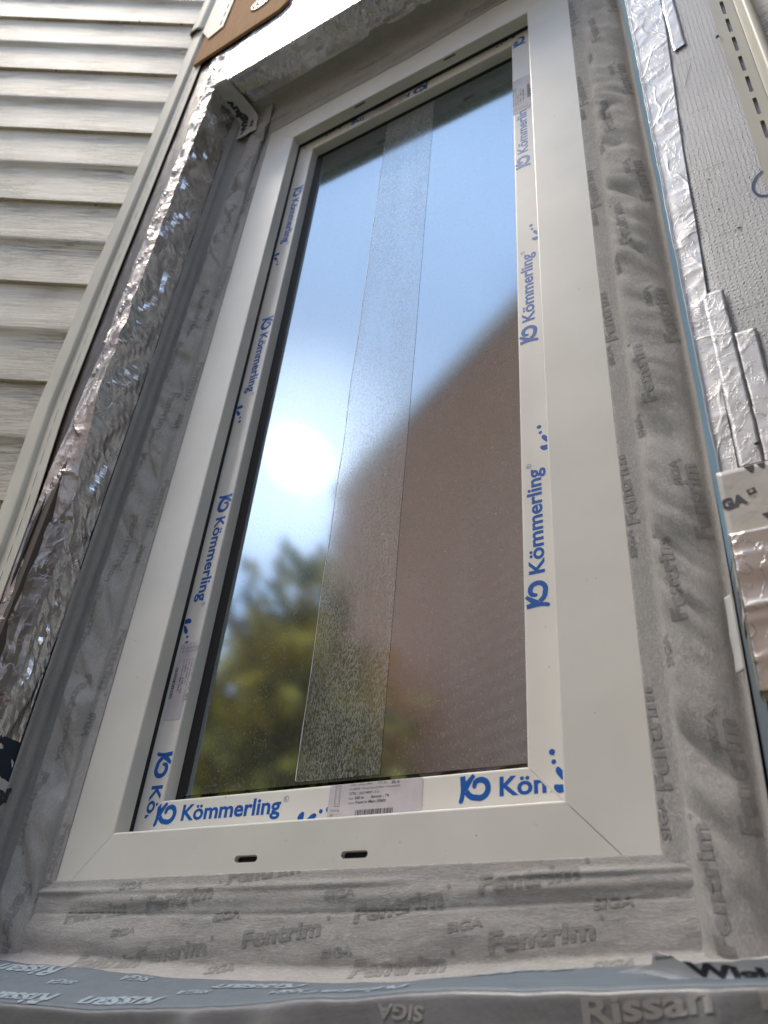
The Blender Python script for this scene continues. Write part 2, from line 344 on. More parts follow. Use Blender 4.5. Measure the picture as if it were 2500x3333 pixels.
def tree(label, x, y, h, r, leaf, n, seed, low=.25):
    rnd = random.Random(seed); t = thing('tree', label, 'tree', (x, y, -1.7), 'autumn trees behind the camera mirrored in the glass')
    bm = bmesh.new(); top = Vector((rnd.uniform(-.2, .2), rnd.uniform(-.2, .2), h * .62)); limb(bm, (0, 0, 0), top * .45, h * .03, h * .022); limb(bm, top * .45, top, h * .022, h * .01)
    tips = []
    for i in range(13):
        z = h * rnd.uniform(low, .6); a = rnd.uniform(0, 6.28); q = Vector((math.cos(a) * r * rnd.uniform(.35, .8), math.sin(a) * r * rnd.uniform(.35, .8), z + h * rnd.uniform(.08, .28))); limb(bm, top * (z / top.z) if z < top.z else top, q, h * .009, h * .003, 5); tips.append(q)
    tips += [Vector((rnd.uniform(-.3, .3) * r, rnd.uniform(-.3, .3) * r, h * rnd.uniform(.6, .9))) for _ in range(7)]
    obj('trunk', bm, BARK, t)
    bm = bmesh.new()
    for _ in range(n):
        c = rnd.choice(tips); p = c + Vector((rnd.gauss(0, .2) * r, rnd.gauss(0, .2) * r, rnd.gauss(0, .085) * h)); s_ = rnd.uniform(.08, .16)
        d = Vector((rnd.gauss(0, 1), rnd.gauss(0, 1), rnd.gauss(0, 1))).normalized(); e = d.orthogonal().normalized(); g_ = d.cross(e)
        bm.faces.new([bm.verts.new(p + e * s_), bm.verts.new(p + g_ * s_ * .5), bm.verts.new(p - e * s_), bm.verts.new(p - g_ * s_ * .5)])
    obj('crown', bm, leaf, t)
tree('yellowing tree nearest the middle of the window glass, below the bright sun glare', -4.3, -4.6, 4.5, 1.3, LEAF_Y, 5200, 3, .12)
tree('dark green tree at the left edge of the window glass reflection', -5.9, -4.4, 4.7, 1.5, LEAF_G, 6000, 5, .1)
tree('rusty orange tree between the dark green tree and the yellowing tree in the glass', -5.0, -7.3, 5.9, 2.0, LEAF_O, 8000, 8, .15)
tree('tall green tree standing furthest back in the glass reflection', -12.5, -10.5, 8.2, 3.2, LEAF_G, 6500, 11, .1)
tree('low yellow shrubby tree in the bottom left corner of the glass', -3.9, -3.2, 3.0, 1.0, LEAF_Y, 4200, 21, .05)
tree('bright yellow tree in front of the neighbour house end, seen through the frosty film strip', -3.3, -4.7, 5.2, 1.0, LEAF_Y, 5200, 33, .1)
# ------------------------------------------------------------------ the wall that carries everything, plus an added shading wing
WALLM = M('sheathing_core', (.12, .10, .08, 1), .9).m
bm = box(-.42, -.176, -.096, .25, -1.7, 3.0); box(.655, 1.6, -.096, .25, -1.7, 3.0, bm); box(-.176, .655, -.096, .25, 1.475, 3.0, bm); box(-.176, .655, -.085, .25, -1.7, -.185, bm); box(1.30, 1.6, -3.0, -.097, -1.7, 3.0, bm)  # last box is an unseen wing added to darken surfaces facing right
box(-.176, -.085, .012, .25, -.185, 1.475, bm); box(.573, .655, .012, .25, -.185, 1.475, bm); box(-.085, .573, .012, .25, 1.4, 1.475, bm); box(-.085, .573, .02, .25, -.185, -.08, bm)
hw = tag(obj('house_wall', bm, WALLM), 'rough sheathed house wall behind the foil and tapes around the window, with an added unseen wing on the right', 'wall')
bm = box(-.4, .9, .249, 2.6, -.9, 1.9); bmesh.ops.delete(bm, geom=[f for f in bm.faces if abs(f.calc_center_median().y - .249) < .001], context='FACES_ONLY'); bmesh.ops.reverse_faces(bm, faces=bm.faces[:])
tag(obj('room', bm, M('room_wall', (.05, .05, .055, 1), .9).m), 'unlit room seen as darkness through the window glass', 'room')

# ------------------------------------------------------------------ window
win = thing('window', 'white vinyl casement window with blue printed protective film and dusty glass', 'window', (0, 0, 0))
def member(side, prof, x0, x1, z0, z1, gap=.00036, bm=None):
    """one mitred side of a rectangular frame; prof = closed polygon of (d outward, y)"""
    bm = bm or bmesh.new(); A = []; B = []
    for d, y in prof:
        X0, X1, Z0, Z1 = x0 - d, x1 + d, z0 - d, z1 + d
        e = {'B': ((X0 + gap, y, Z0), (X1 - gap, y, Z0)), 'T': ((X0 + gap, y, Z1), (X1 - gap, y, Z1)), 'L': ((X0, y, Z0 + gap), (X0, y, Z1 - gap)), 'R': ((X1, y, Z0 + gap), (X1, y, Z1 - gap))}[side]
        A.append(bm.verts.new(e[0])); B.append(bm.verts.new(e[1]))
    n = len(prof)
    for i in range(n): bm.faces.new((A[i], A[(i + 1) % n], B[(i + 1) % n], B[i]))
    bm.faces.new(A); bm.faces.new(B); bmesh.ops.recalc_face_normals(bm, faces=bm.faces); return bm
FR = (0, .486, 0, 1.3105); SA = (.0325, .447, .0375, 1.284)
fprof = [(.0022, 0), (.0010, .0003), (.0002, .0012), (0, .0025), (0, .0195), (.03, .0195), (.03, .07), (.085, .07), (.085, 0)]
sprof = [(.0024, .026), (.0011, .0262), (.0003, .0268), (0, .0280), (0, .0465), (.004, .0465), (.004, .062), (.06, .062), (.06, .026)]
def stadium(cx, cz, w, h, y0, y1, axis='y', n=8):
    pts = []
    for i in range(n + 1): a = -math.pi / 2 + math.pi * i / n; pts.append((cx + w / 2 - h / 2 + h / 2 * math.cos(a), cz + h / 2 * math.sin(a)))
    for i in range(n + 1): a = math.pi / 2 + math.pi * i / n; pts.append((cx - w / 2 + h / 2 + h / 2 * math.cos(a), cz + h / 2 * math.sin(a)))
    return extrude_poly([(x, y0, z_) for x, z_ in pts], (0, y1 - y0, 0)) if axis == 'y' else extrude_poly([(x, z_, y0) for x, z_ in pts], (0, 0, y1 - y0))
frame_members = {}
for sd in 'BTLR':
    o = obj('frame_rail', member(sd, fprof, *FR), PVC, win); frame_members[sd] = o
def cut(o, cutters):
    tmp = []
    for bm in cutters:
        c = obj('cut', bm, None); tmp.append(c); md = o.modifiers.new('b', 'BOOLEAN'); md.object = c; md.operation = 'DIFFERENCE'; md.solver = 'EXACT'
    dg = bpy.context.evaluated_depsgraph_get(); dg.update(); me = bpy.data.meshes.new_from_object(o.evaluated_get(dg)); o.modifiers.clear(); o.data = me
    for c in tmp: bpy.data.objects.remove(c)
cut(frame_members['B'], [stadium(.181, -.0322, .0265, .0062, -.01, .006), stadium(.2987, -.0328, .0270, .0062, -.01, .006)])
cut(frame_members['T'], [stadium(.3379, .0055, .024, .0040, 1.30, 1.318, 'z'), stadium(.1496, .0055, .024, .0040, 1.30, 1.318, 'z')])
for cx, cz in ((.181, -.0322), (.2987, -.0328)):
    obj('drain_slot', stadium(cx, cz, .0262, .0059, .0055, .0058), VOID, frame_members['B'])
for cx in (.3379, .1496):
    obj('vent_slot', stadium(cx, .0055, .0237, .0037, 1.3172, 1.3176, 'z'), VOID, frame_members['T'])
for sd in 'BTLR':
    obj('gasket', member(sd, [(.0008, .0196), (.0008, .0258), (.012, .0258), (.012, .0196)], *FR, gap=0), RUBBER, win)
sash = {}
for sd in 'BTLR': sash[sd] = obj('sash_rail', member(sd, sprof, *SA, gap=.00016), PVC_T, win)
# film edge on the right-hand frame member
f_right = lambda s, t: Vector((s, 0, t))

obj('dark_glass_reflection', member('L', [(0, .0435), (-.0125, .0461), (-.0125, .0470), (.0035, .0470), (.0035, .0435)], *SA, gap=0), RUBBER, win)  # black strips painted for the dark reflection at the glass's left and top edges
obj('dark_glass_reflection', member('T', [(0, .0440), (-.003, .0461), (-.003, .0470), (.0035, .0470), (.0035, .0440)], *SA, gap=0), RUBBER, win)
# glass
def add_mix(m, a, b, fac):
    x = m.n.new('ShaderNodeMixShader'); m.l.new(a, x.inputs[1]); m.l.new(b, x.inputs[2])
    if isinstance(fac, float): x.inputs[0].default_value = fac
    else: m.l.new(fac, x.inputs[0])
    return x.outputs[0]
def glassy(name, rough, ior, dust_fn, under):
    m = M(name); out = m.n['Material Output']
    fr = m.n.new('ShaderNodeFresnel'); fr.inputs['IOR'].default_value = ior
    gl = m.n.new('ShaderNodeBsdfGlossy'); gl.inputs['Roughness'].default_value = rough; gl.inputs['Color'].default_value = (.76, .89, 1, 1)
    base = m.n.new('ShaderNodeBsdfTransparent') if under == 'T' else m.n.new('ShaderNodeBsdfDiffuse')
    base.inputs['Color'].default_value = (.72, .78, .76, 1) if under == 'T' else (.022, .024, .026, 1)
    s_ = add_mix(m, base.outputs[0], gl.outputs[0], fr.outputs[0])
    if dust_fn:
        d = m.n.new('ShaderNodeBsdfDiffuse'); d.inputs['Color'].default_value = (.55, .54, .50, 1)
        s_ = add_mix(m, s_, d.outputs[0], dust_fn(m, gl))
    m.l.new(s_, out.inputs['Surface']); return m.m
def specks(m, gl, amount, dense, hz=1):
    a = m.noise(1, 3, m.vec((900, 900, 330)), .65, .3)
    lo = .60 - dense * .13
    sp = m.ramp(a, [(lo, g4(0)), (lo + .035, g4(1))])
    b = m.noise(1, 4, m.vec((26, 26, 5)), .6); pm = m.ramp(b, [(.3, g4(.35)), (.65, g4(1))])
    x = m.mix(1.0, sp, pm, 'MULTIPLY')
    haze = m.ramp(m.noise(1, 3, m.vec((60, 60, 3))), [(.3, g4(.012 * hz)), (.7, g4(.035 * hz))])
    y = m.n.new('ShaderNodeMath'); y.operation = 'MULTIPLY_ADD'; y.inputs[1].default_value = amount; m.l.new(x, y.inputs[0]); m.l.new(haze, y.inputs[2]); y.use_clamp = True
    return y.outputs[0]
GLASS = glassy('window_glass', .0, 2.6, None, 'T')
FILM = glassy('dusty_clear_film', .072, 4.5, lambda m, g: specks(m, g, .30, .15), 'D')
STRIP = glassy('frosty_film_overlap', .090, 4.5, lambda m, g: specks(m, g, .40, .88, 2.6), 'D')
gp = obj('glass_pane', box(SA[0] - .003, SA[1] + .003, .0472, .0512, SA[2] - .003, SA[3] + .003), GLASS, win)
for sd in 'BTLR': obj('spacer_bar', member(sd, [(.003, .0515), (-.010, .0515), (-.010, .062), (.003, .062)], *SA, gap=0), RUBBER, win)
def film(name, x0, x1, z0, z1, y, mat, amp=.0002, wav=3, seed=0):
    bm = bmesh.new(); nz = 160; V = []
    for k in range(nz + 1):
        z_ = z0 + (z1 - z0) * k / nz; w0 = noise.noise(Vector((seed, z_ * 9, 1))) * amp * 9; w1 = noise.noise(Vector((seed + 5, z_ * 7, 1))) * amp * 5
        V.append([bm.verts.new((x0 + w0, y, z_)), bm.verts.new((x1 + w1, y, z_))])
    for k in range(nz): bm.faces.new((V[k][0], V[k][1], V[k + 1][1], V[k + 1][0]))
    return solidify(obj(name, bm, mat, gp), .0002, -1)
film('protective_film', .0375, .4405, .0475, 1.277, .0465, FILM, .00005)
film('film_overlap', .190, .2895, .0505, 1.276, .0460, STRIP, .0002, seed=3)
# bright peeled edge of the overlapping film
m = M('film_edge', (.75, .78, .80, 1), .3); EDGE = m.m
def edge_line(x, w, z0, z1, seed, amp):
    bm = bmesh.new(); V = []
    for k in range(121):
        z_ = z0 + (z1 - z0) * k / 120; q = x + noise.noise(Vector((seed, z_ * 9, 1))) * amp; ww = w * (.35 + 1.1 * abs(noise.noise(Vector((seed + 9, z_ * 25, 2)))))
        V.append([bm.verts.new((q - ww, .0455, z_)), bm.verts.new((q + ww, .0455, z_))])
    for k in range(120): bm.faces.new((V[k][0], V[k][1], V[k + 1][1], V[k + 1][0]))
    obj('film_edge', bm, EDGE, gp)
edge_line(.1905, .0005, .052, 1.2, 3, .0018)

# specks of dirt on the vinyl
rnd = random.Random(12); bm = bmesh.new()
def speck(x, y, z_, r): bm.faces.new([bm.verts.new((x + r * rnd.uniform(.5, 1.3) * math.cos(a), y, z_ + r * rnd.uniform(.5, 1.3) * math.sin(a))) for a in (0, 1.05, 2.1, 3.1, 4.2, 5.2)])
for _ in range(46):
    sd = rnd.choice('BRRLB'); x, z_ = {'B': (rnd.uniform(-.05, .54), rnd.uniform(-.042, -.003)), 'R': (rnd.uniform(.489, .553), rnd.uniform(-.03, 1.2)), 'L': (rnd.uniform(-.066, -.003), rnd.uniform(-.03, 1.2))}[sd]
    speck(x, -.00025, z_, rnd.choice((.0003, .0004, .0004, .0006)))
for x, z_, r in ((.0775, .0045, .0013), (.093, .0062, .0006), (.12, .0350, .0008), (.35, .012, .0004), (.468, .165, .0006), (.470, .125, .0005), (.4705, .045, .0006)): speck(x, .0256, z_, r)
obj('dirt_specks', bm, DIRT, win)
# ------------------------------------------------------------------ lettering on the sash
SY = .026
bases = {  # side: (function (reading, up) -> world), unit starts, clip in reading, up limit to frame edge
    'R': (lambda a, b: Vector((.4688 - b, SY, a)), [-.1746, .1859, .5437, .9075, 1.268]),
    'L': (lambda a, b: Vector((.0118 + b, SY, -a)), [-1.5255, -1.167, -.8077, -.4498, -.0925]),
    'B': (lambda a, b: Vector((a, SY, .0151 + b)), [-.333, .0261, .3836]),
    'T': (lambda a, b: Vector((-a, SY, 1.306 - b)), [-.643, -.2845, .075])}
# clip limits (reading min,max); mitre is added by a bisect at 45 degrees
def logo_bm():
    """the swirl mark: leaning stem, arm and a thick spiral; unit: metres, foot at x=0, baseline y=0"""
    bm = bmesh.new()
    def strip(pts, ws, z_):
        A = []; B = []
        for i, p in enumerate(pts):
            p = Vector(p); q = Vector(pts[min(i + 1, len(pts) - 1)]) - Vector(pts[max(i - 1, 0)]); q.normalize(); nn = Vector((-q.y, q.x)) * ws[i] / 2
            A.append(bm.verts.new((p.x + nn.x, p.y + nn.y, z_))); B.append(bm.verts.new((p.x - nn.x, p.y - nn.y, z_)))
        for i in range(len(pts) - 1): bm.faces.new((A[i], A[i + 1], B[i + 1], B[i]))
    k = .0295 / 4.2
    def sc(pts): return [(x * k, y * k) for x, y in pts]
    strip(sc([(.18, -.62), (.24, -.50), (.36, -.30), (.46, .1), (.56, .7), (.60, 1.3), (.56, 1.9), (.50, 2.4), (.48, 2.66)]), [x * k for x in (.28, .50, .62, .60, .62, .72, .74, .72, .72)], 0)
    strip(sc([(.80, .85), (.98, 1.35), (1.30, 1.85), (1.62, 2.25), (2.02, 2.72)]), [x * k for x in (.60, .78, .74, .62, .50)], .000002)
    strip(sc([(.62, 1.3), (.80, 1.75), (.84, 2.2)]), [x * k for x in (.6, .55, .1)], .000003)
    pts = []; ws = []; cx, cy = 2.78, 1.02; n = 40
    for i in range(n + 1):
        u = i / n; a = R_(188 + 300 * u); r = 1.14 if u < .72 else 1.14 - .16 * ((u - .72) / .28)
        if u < .2: r = 1.14 + .62 * (.2 - u) / .2
        pts.append((cx + r * math.cos(a), cy + r * math.sin(a))); ws.append(.74 if u < .8 else .74 - .10 * (u - .8) / .2)
    pts += [(2.16, 1.62), (2.08, 1.42), (2.10, 1.22), (2.16, 1.06)]; ws += [.62, .60, .52, .26]
    strip(sc(pts), [w * k for w in ws], .000006)
    return bm
def clip_mitre(bm, fn, side):
    """keep only what lies on this side of the sash mitres and inside the visible band; verts are in world coords"""
    cuts = [((FR[0], 0, 0), (-1, 0, 0)), ((FR[1], 0, 0), (1, 0, 0)), ((0, 0, FR[2]), (0, 0, -1)), ((0, 0, FR[3] + .03), (0, 0, 1))]
    x0, x1, z0, z1 = SA
    inner = {'R': ((x1 + .0012, 0, 0), (-1, 0, 0)), 'L': ((x0 - .0012, 0, 0), (1, 0, 0)), 'B': ((0, 0, z0 - .0012), (0, 0, 1)), 'T': ((0, 0, z1 + .0012), (0, 0, -1))}[side]
    cuts.append(inner); e = .0016
    s2 = math.sqrt(.5)
    mit = {'R': [((x1, 0, z0 + e), (-s2, 0, -s2)), ((x1, 0, z1 - e), (-s2, 0, s2))], 'L': [((x0, 0, z0 + e), (s2, 0, -s2)), ((x0, 0, z1 - e), (s2, 0, s2))],
           'B': [((x0 + e, 0, z0), (-s2, 0, s2)), ((x1 - e, 0, z0), (s2, 0, s2))], 'T': [((x0 + e, 0, z1), (-s2, 0, -s2)), ((x1 - e, 0, z1), (s2, 0, -s2))]}[side]
    for co, no in cuts + mit:
        if not bm.faces: return None
        bmesh.ops.bisect_plane(bm, geom=bm.verts[:] + bm.edges[:] + bm.faces[:], plane_co=co, plane_no=no, clear_outer=True)
    return bm if bm.faces else None
def put(bm, fn, side, s0, off, name):
    for v in bm.verts: z_ = v.co.z; v.co = fn(s0 + v.co.x, v.co.y) + Vector((0, -.00015 - off - z_, 0))
    bm = clip_mitre(bm, fn, side)
    if bm: obj(name, bm, BLUE, sash[side])
for side, (fn, starts) in bases.items():
    for s0 in starts:
        bm = logo_bm()
        for v in bm.verts: v.co.y += .0003
        put(bm, fn, side, s0, 0, 'logo_print')
        bm, w = text_bm('Kömmerling', .026, 0, 1.0); k = .128 / w
        for v in bm.verts: v.co.x = v.co.x * k + .038; v.co.y *= .0157 / CAP
        put(bm, fn, side, s0, 0, 'lettering_print')
        bm = ring_bm(.1715, .0128, .0030, .0004)
        b2, w = text_bm('R', .01); 
        tmp = bpy.data.meshes.new('x')
        for v in b2.verts: v.co.x = v.co.x * .0032 + .1704; v.co.y = v.co.y * .0045 + .0112
        b2.to_mesh(tmp); b2.free(); bm.from_mesh(tmp); bpy.data.meshes.remove(tmp)
        put(bm, fn, side, s0, 0, 'registered_mark_print')
        bm = disc_bm(.2225, -.0004, .0027); disc_bm(.2142, -.0016, .0021, bm=bm)
        bm.faces.new([bm.verts.new((x, y, 0)) for x, y in ((.2098, -.0045), (.2098, -.0056), (.2088, -.0068), (.2060, -.0092), (.1960, -.0125), (.1990, -.0078), (.2035, -.0040), (.2062, -.0028), (.2085, -.0031))])
        bm.faces.new([bm.verts.new((x, y, 0)) for x, y in ((.1945, -.0010), (.1955, -.0022), (.1950, -.0060), (.1950, -.012), (.1890, -.012), (.1880, -.0052), (.1892, -.0032), (.1915, -.0012), (.1930, -.0007))])
        put(bm, fn, side, s0, 0, 'splash_print')

# stickers
def sticker(side, r0, r1, b0, b1, lines, label, flip=False):
    fn = bases[side][0]; bm = bmesh.new()
    c = .0012; pts = [(r0 + c, b0), (r1 - c, b0), (r1, b0 + c), (r1, b1 - c), (r1 - c, b1), (r0 + c, b1), (r0, b1 - c), (r0, b0 + c)]
    bm.faces.new([bm.verts.new(fn(x, y) + Vector((0, -.00032, 0))) for x, y in pts])
    st = solidify(obj('sticker', bm, PAPER, win), .0001, 0); st['label'] = label
    F = lambda a, b: fn(a, b) + Vector((0, -.00036, 0))
    W = r1 - r0
    for body, x, y, ln, cap, bold in lines:
        b_, w = text_bm(body, bold); k = ln / w
        for v in b_.verts: v.co = F(r0 + x + v.co.x * k, b0 + y + v.co.y * cap / CAP) + Vector((0, -.00008, 0))
        obj('sticker_text', b_, INK if bold > .005 else INK2, st)
    # barcode
    rnd = random.Random(4); bm = bmesh.new(); x = .031
    while x < .0705:
        w = rnd.choice((.0003, .0005, .0005, .0009, .0012)); g_ = rnd.choice((.0004, .0005, .0009))
        bm.faces.new([bm.verts.new(F(r0 + a, b0 + b) + Vector((0, -.00008, 0))) for a, b in ((x, 0), (x + w, 0), (x + w, .0048), (x, .0048))]); x += w + g_
    obj('barcode', bm, INK, st)
    bm = bmesh.new()
    for (ax, ay, bx, by) in ((.0068, .0095, .0072, .0285), (.0122, .0095, .0126, .0285), (.0068, .0093, .0126, .0097), (.0068, .0283, .0126, .0287), (.0082, .0115, .0084, .0265), (.0109, .0115, .0111, .0265), (.0082, .0113, .0111, .0116), (.0082, .0263, .0111, .0266)):
        bm.faces.new([bm.verts.new(F(r0 + a, b0 + b) + Vector((0, -.00008, 0))) for a, b in ((ax, ay), (bx, ay), (bx, by), (ax, by))])
    obj('sticker_icon', bm, INK2, st)
def lines_for(size, place_): return [
    ('rw9016_rw9016_rw9016', .0225, .0272, .0240, .0019, .0), ('PVC Bin:', .0530, .0270, .0105, .0023, .0), ('20, 6', .0672, .0265, .0085, .0026, .02),
    ('Prof 88278 - Window Sash Z-74mm - Prostratotech', .0225, .0232, .0540, .0019, .0), ('5776 \\ 5017499 \\ 7-1', .0225, .0188, .0320, .0024, .008),
    ('Size:', .0225, .0147, .0055, .0022, .0), (size, .0292, .0147, .0100, .0025, .02), (place_, .0470, .0147, .0190, .0025, .015),
    ('Insert:', .0225, .0105, .0065, .0022, .0), ('Foam in Main (I060)', .0305, .0105, .0320, .0026, .015), ('Inswing', .0035, .0050, .0095, .0020, .0), ('Sill', .0030, .0008, .0035, .0020, .0)]
sticker('B', .2480, .3480, -.0078, .0215, lines_for('560 w', 'Bottom - TR'), 'pinkish white printed sticker with bar code on the bottom rail')
sticker('L', -.2267, -.1290, -.0078, .0180, lines_for('1393 h', 'Left - TR'), 'pinkish white printed sticker on the left rail')
sticker('R', 1.060, 1.160, -.0078, .0213, lines_for('1393 h', 'Right - TR'), 'pinkish white printed sticker on the right rail')
sticker('T', -.238, -.148, -.0060, .0160, lines_for('560 w', 'Top - TR'), 'rubbed and stained printed sticker on the top rail')

# ------------------------------------------------------------------ fleece tapes
# each tape: s runs along it, t across (arc length of the section)
pR = Profile([(.5560, -.0006), (.5640, -.0016), (.5735, -.0022), (.5765, -.0030), (.5790, -.0085), (.5860, -.0125), (.6000, -.0140), (.6150, -.0125), (.6260, -.0085), (.6310, -.0040), (.6345, -.0045), (.6375, -.0180), (.6395, -.0360), (.6425, -.0560)], 2)
def fR(s, t):
    q = pR(t); u = t / pR.len
    puff = max(0, min(1, (t - .020) / .012)) * max(0, min(1, (.078 - t) / .02))
    w = fb((s * 15 + t * 14, t * 8, 4), 3) * .0058 - ridge((s * 1.0 + t * 1.3, t * .8 - s * .15, 1.3), 12) ** 3 * .0045 + abs(noise.noise(Vector((s * 34 + t * 40, t * 20, 7)))) * .0030
    lean = max(0, min(1, (.30 - s) / .5)) * -.009
    x = q.x + lean * max(0, min(1, (t - .02) / .05)) * .9 + noise.noise(Vector((s * 5, 2.2, 0))) * .0016 * u * 1.2 * puff + (.0022 * noise.noise(Vector((s * 4, 9, 0))) if t > .09 else 0)
    y = q.y - w * puff - fb((s * 60, t * 60, 2)) * .0002
    return Vector((x, y, s))
tR = thing('fleece_tape', 'grey fleece sealing tape down the right side of the window, puffed and wrinkled', 'sealing tape', (.6, 0, .6))
tape = sheet('tape_sheet', fR, -.160, 1.47, 0, pR.len, .0030, .0022, FELT, None)
def reparent(o, p):
    o.parent = p; o.matrix_parent_inverse = Matrix.Translation(-Vector(p.location)); return o
reparent(tape, tR)
def felt_words(f, prof_t, words, mat, parent, amap, clip, lengths=.085):
    for body, a, b, ang in words:
        ln = {'Fentrim': .082, 'SIGA': .030}[body]; cap = {'Fentrim': .0125, 'SIGA': .0062}[body]
        o = write('printed_word', body, ln, f, a, b, mat, None, R_(ang), cap, .045, .12, .00035, clip, amap, .003, 1.05)
        if o: reparent(o, parent)
        if body == 'Fentrim':
            bm = disc_bm(ln + .006, .012, .0017)
            bm = place(bm, f, a, b, R_(ang), .00035, clip, .004, amap)
            if bm: reparent(obj('printed_dot', bm, mat), parent)
# right: reading goes up (+z), letters' tops point to -x
aR = lambda a, b: (a, pR.t_of(0, min(.6345, max(.556, -b))) if -b < .634 else pR.len)
wordsR = []
for k in range(-1, 7):
    z0 = .1288 + k * .236
    wordsR += [('Fentrim', z0, -.6010, 5), ('Fentrim', z0 + .1082, -.5690, 5), ('Fentrim', z0 + .072, -.6300, 4), ('SIGA', z0 + .129, -.6120, 5), ('SIGA', z0 + .199, -.5850, 5), ('SIGA', z0 + .074, -.5640, 5)]
felt_words(fR, pR, wordsR, FELT_P, tR, aR, (-.15, 1.46, .001, pR.t_of(0, .6345) - .001))
# left
pL = Profile([(-.0680, -.0006), (-.0780, -.0012), (-.0852, -.0014), (-.0858, -.0045), (-.0900, -.0085), (-.1020, -.0120), (-.1180, -.0135), (-.1320, -.0130), (-.1390, -.0095), (-.1395, -.0040), (-.1400, .0010), (-.1440, .0010), (-.1480, -.0030), (-.1525, -.0180), (-.1545, -.0335)], 2)
def fL(s, t):
    q = pL(t); puff = max(0, min(1, (t - .020) / .010)) * max(0, min(1, (.074 - t) / .014))
    w = fb((s * 14 - t * 15, t * 8, 9), 3) * .0085 - ridge((s * .9 - t * 1.5, t * .8, 5.3), 13) ** 3 * .0050
    x = q.x - (.0035 * math.sin(s * 2.2 + .4) * max(0, min(1, (t - .015) / .03)) * max(0, min(1, (.085 - t) / .02)))
    if s > 1.0: x += (s - 1.0) * .09 * max(0, min(1, (t - .015) / .03)) * max(0, min(1, (.10 - t) / .05))
    x += .0006 * math.sin(t * 420 + s * 3) * max(0, min(1, (t - .085) * 60))
    k = max(0, min(1, (s + .132) / .05)); k = k * k * (3 - 2 * k)
    return Vector((x, (q.y - w * puff) * k - .0015 * (1 - k), s))
tL = thing('fleece_tape', 'grey fleece sealing tape down the shaded left side of the window beside the foil', 'sealing tape', (-.11, 0, .6))
reparent(sheet('tape_sheet', fL, -.135, 1.47, 0, pL.len, .0034, .0024, FELT, None), tL)
aL = lambda a, b: (-a, pL.t_of(0, max(-.1545, min(-.068, b))))
wordsL = []
for k in range(-1, 7):
    z0 = .19 + k * .236
    wordsL += [('Fentrim', -z0, -.1080, -4), ('Fentrim', -z0 - .118, -.1300, -4), ('SIGA', -z0 + .05, -.0860, -4), ('SIGA', -z0 - .16, -.1180, -4), ('Fentrim', -z0 - .06, -.0800, -4)]
felt_words(fL, pL, wordsL, FELT_P, tL, aL, (-.13, 1.46, .001, pL.len * .75))
# head: section in (z, y)
pH = Profile([(1.3780, -.0006), (1.3900, -.0016), (1.3960, -.0022), (1.3985, -.0050), (1.4100, -.0080), (1.4350, -.0080), (1.4600, -.0060), (1.4680, -.0140), (1.4690, -.0300), (1.4700, -.0450)], 2)
def fH(s, t):
    q = pH(t); puff = max(0, min(1, (t - .02) / .01)) * max(0, min(1, (.12 - t) / .03)); w = fb((s * 12, t * 14, 19)) * .0020
    rise = max(0, s - .25) * .10 * max(0, 1 - t / .03)
    return Vector((s, q.y - w * puff, q.x + rise))
tH = thing('fleece_tape', 'dark shaded grey fleece sealing tape under the head above the window', 'sealing tape', (.25, 0, 1.4))
reparent(sheet('tape_sheet', fH, -.158, .655, 0, pH.len, .0040, .0028, FELT_H, None), tH)
aH = lambda a, b: (a, pH.t_of(0, max(1.378, min(1.465, b))))
felt_words(fH, pH, [('Fentrim', -.10 + k * .235, 1.405 + .01 * (k % 2), 0) for k in range(4)] + [('SIGA', .02 + k * .235, 1.44, 0) for k in range(3)], FELT_PH, tH, aH, (-.15, .65, .001, pH.len * .7))
# sill tape: section in (z, y) going down and out
SILL_I = [(-.20, -.1225), (-.079, -.1233), (-.037, -.1262), (.021, -.1272), (.0925, -.1308), (.147, -.1332), (.227, -.1328), (.302, -.1321), (.355, -.1312), (.418, -.1255), (.482, -.1201), (.523, -.1174), (.547, -.1154), (.66, -.108)]
SILL_C = [(-.20, -.161), (-.097, -.162), (.055, -.1655), (.145, -.1640), (.258, -.1570), (.303, -.1520), (.337, -.1480), (.440, -.1400), (.520, -.1385), (.62, -.1340), (.70, -.132)]
def lut(tab, x):
    if x <= tab[0][0]: return tab[0][1]
    for (a, b), (c, d) in zip(tab, tab[1:]):
        if x <= c: u = (x - a) / (c - a); u = u * u * (3 - 2 * u) * .5 + u * .5; return b + (d - b) * u
    return tab[-1][1]
def fB(s, t):
    # t: 0 at the frame edge, 1 at the blue-grey tape
    zt = -.0455 + .0035 * max(0, (s + .07) / .63) ; zb = lut(SILL_I, s) - .004
    z_ = zt + (zb - zt) * t; y = -.0008 - .0010 * min(1, t * 8)
    y -= .0034 * math.exp(-((t - .24) / .07) ** 2) * (.55 + .9 * noise.noise(Vector((s * 7, 3, 0)))) * (1 if s > -.02 else .4)
    y -= .0022 * math.exp(-((t - .135) / .03) ** 2) * (.6 + noise.noise(Vector((s * 9, 8, 0))))
    y += .0012 * math.exp(-((t - .375) / .012) ** 2)
    y -= .0028 * math.exp(-((t - .62) / .20) ** 2) * (1 + .9 * noise.noise(Vector((s * 6.5, 1.5, 0))))
    y -= .030 * max(0, (t - .80) / .20) ** 1.7
    y -= fb((s * 15, z_ * 30, 3)) * .0016 * min(1, t * 3)
    return Vector((s, y, z_))
tB = thing('fleece_tape', 'grey fleece sealing tape along the bottom of the window above the blue grey tape', 'sealing tape', (.25, 0, -.1))
reparent(sheet('tape_sheet', fB, -.150, .640, 0, 1, .0028, .018, FELT_H, None), tB)
def aB(a, b):
    zt = -.0455 + .0035 * max(0, (a + .07) / .63); zb = lut(SILL_I, a) - .004; return (a, (b - zt) / (zb - zt))
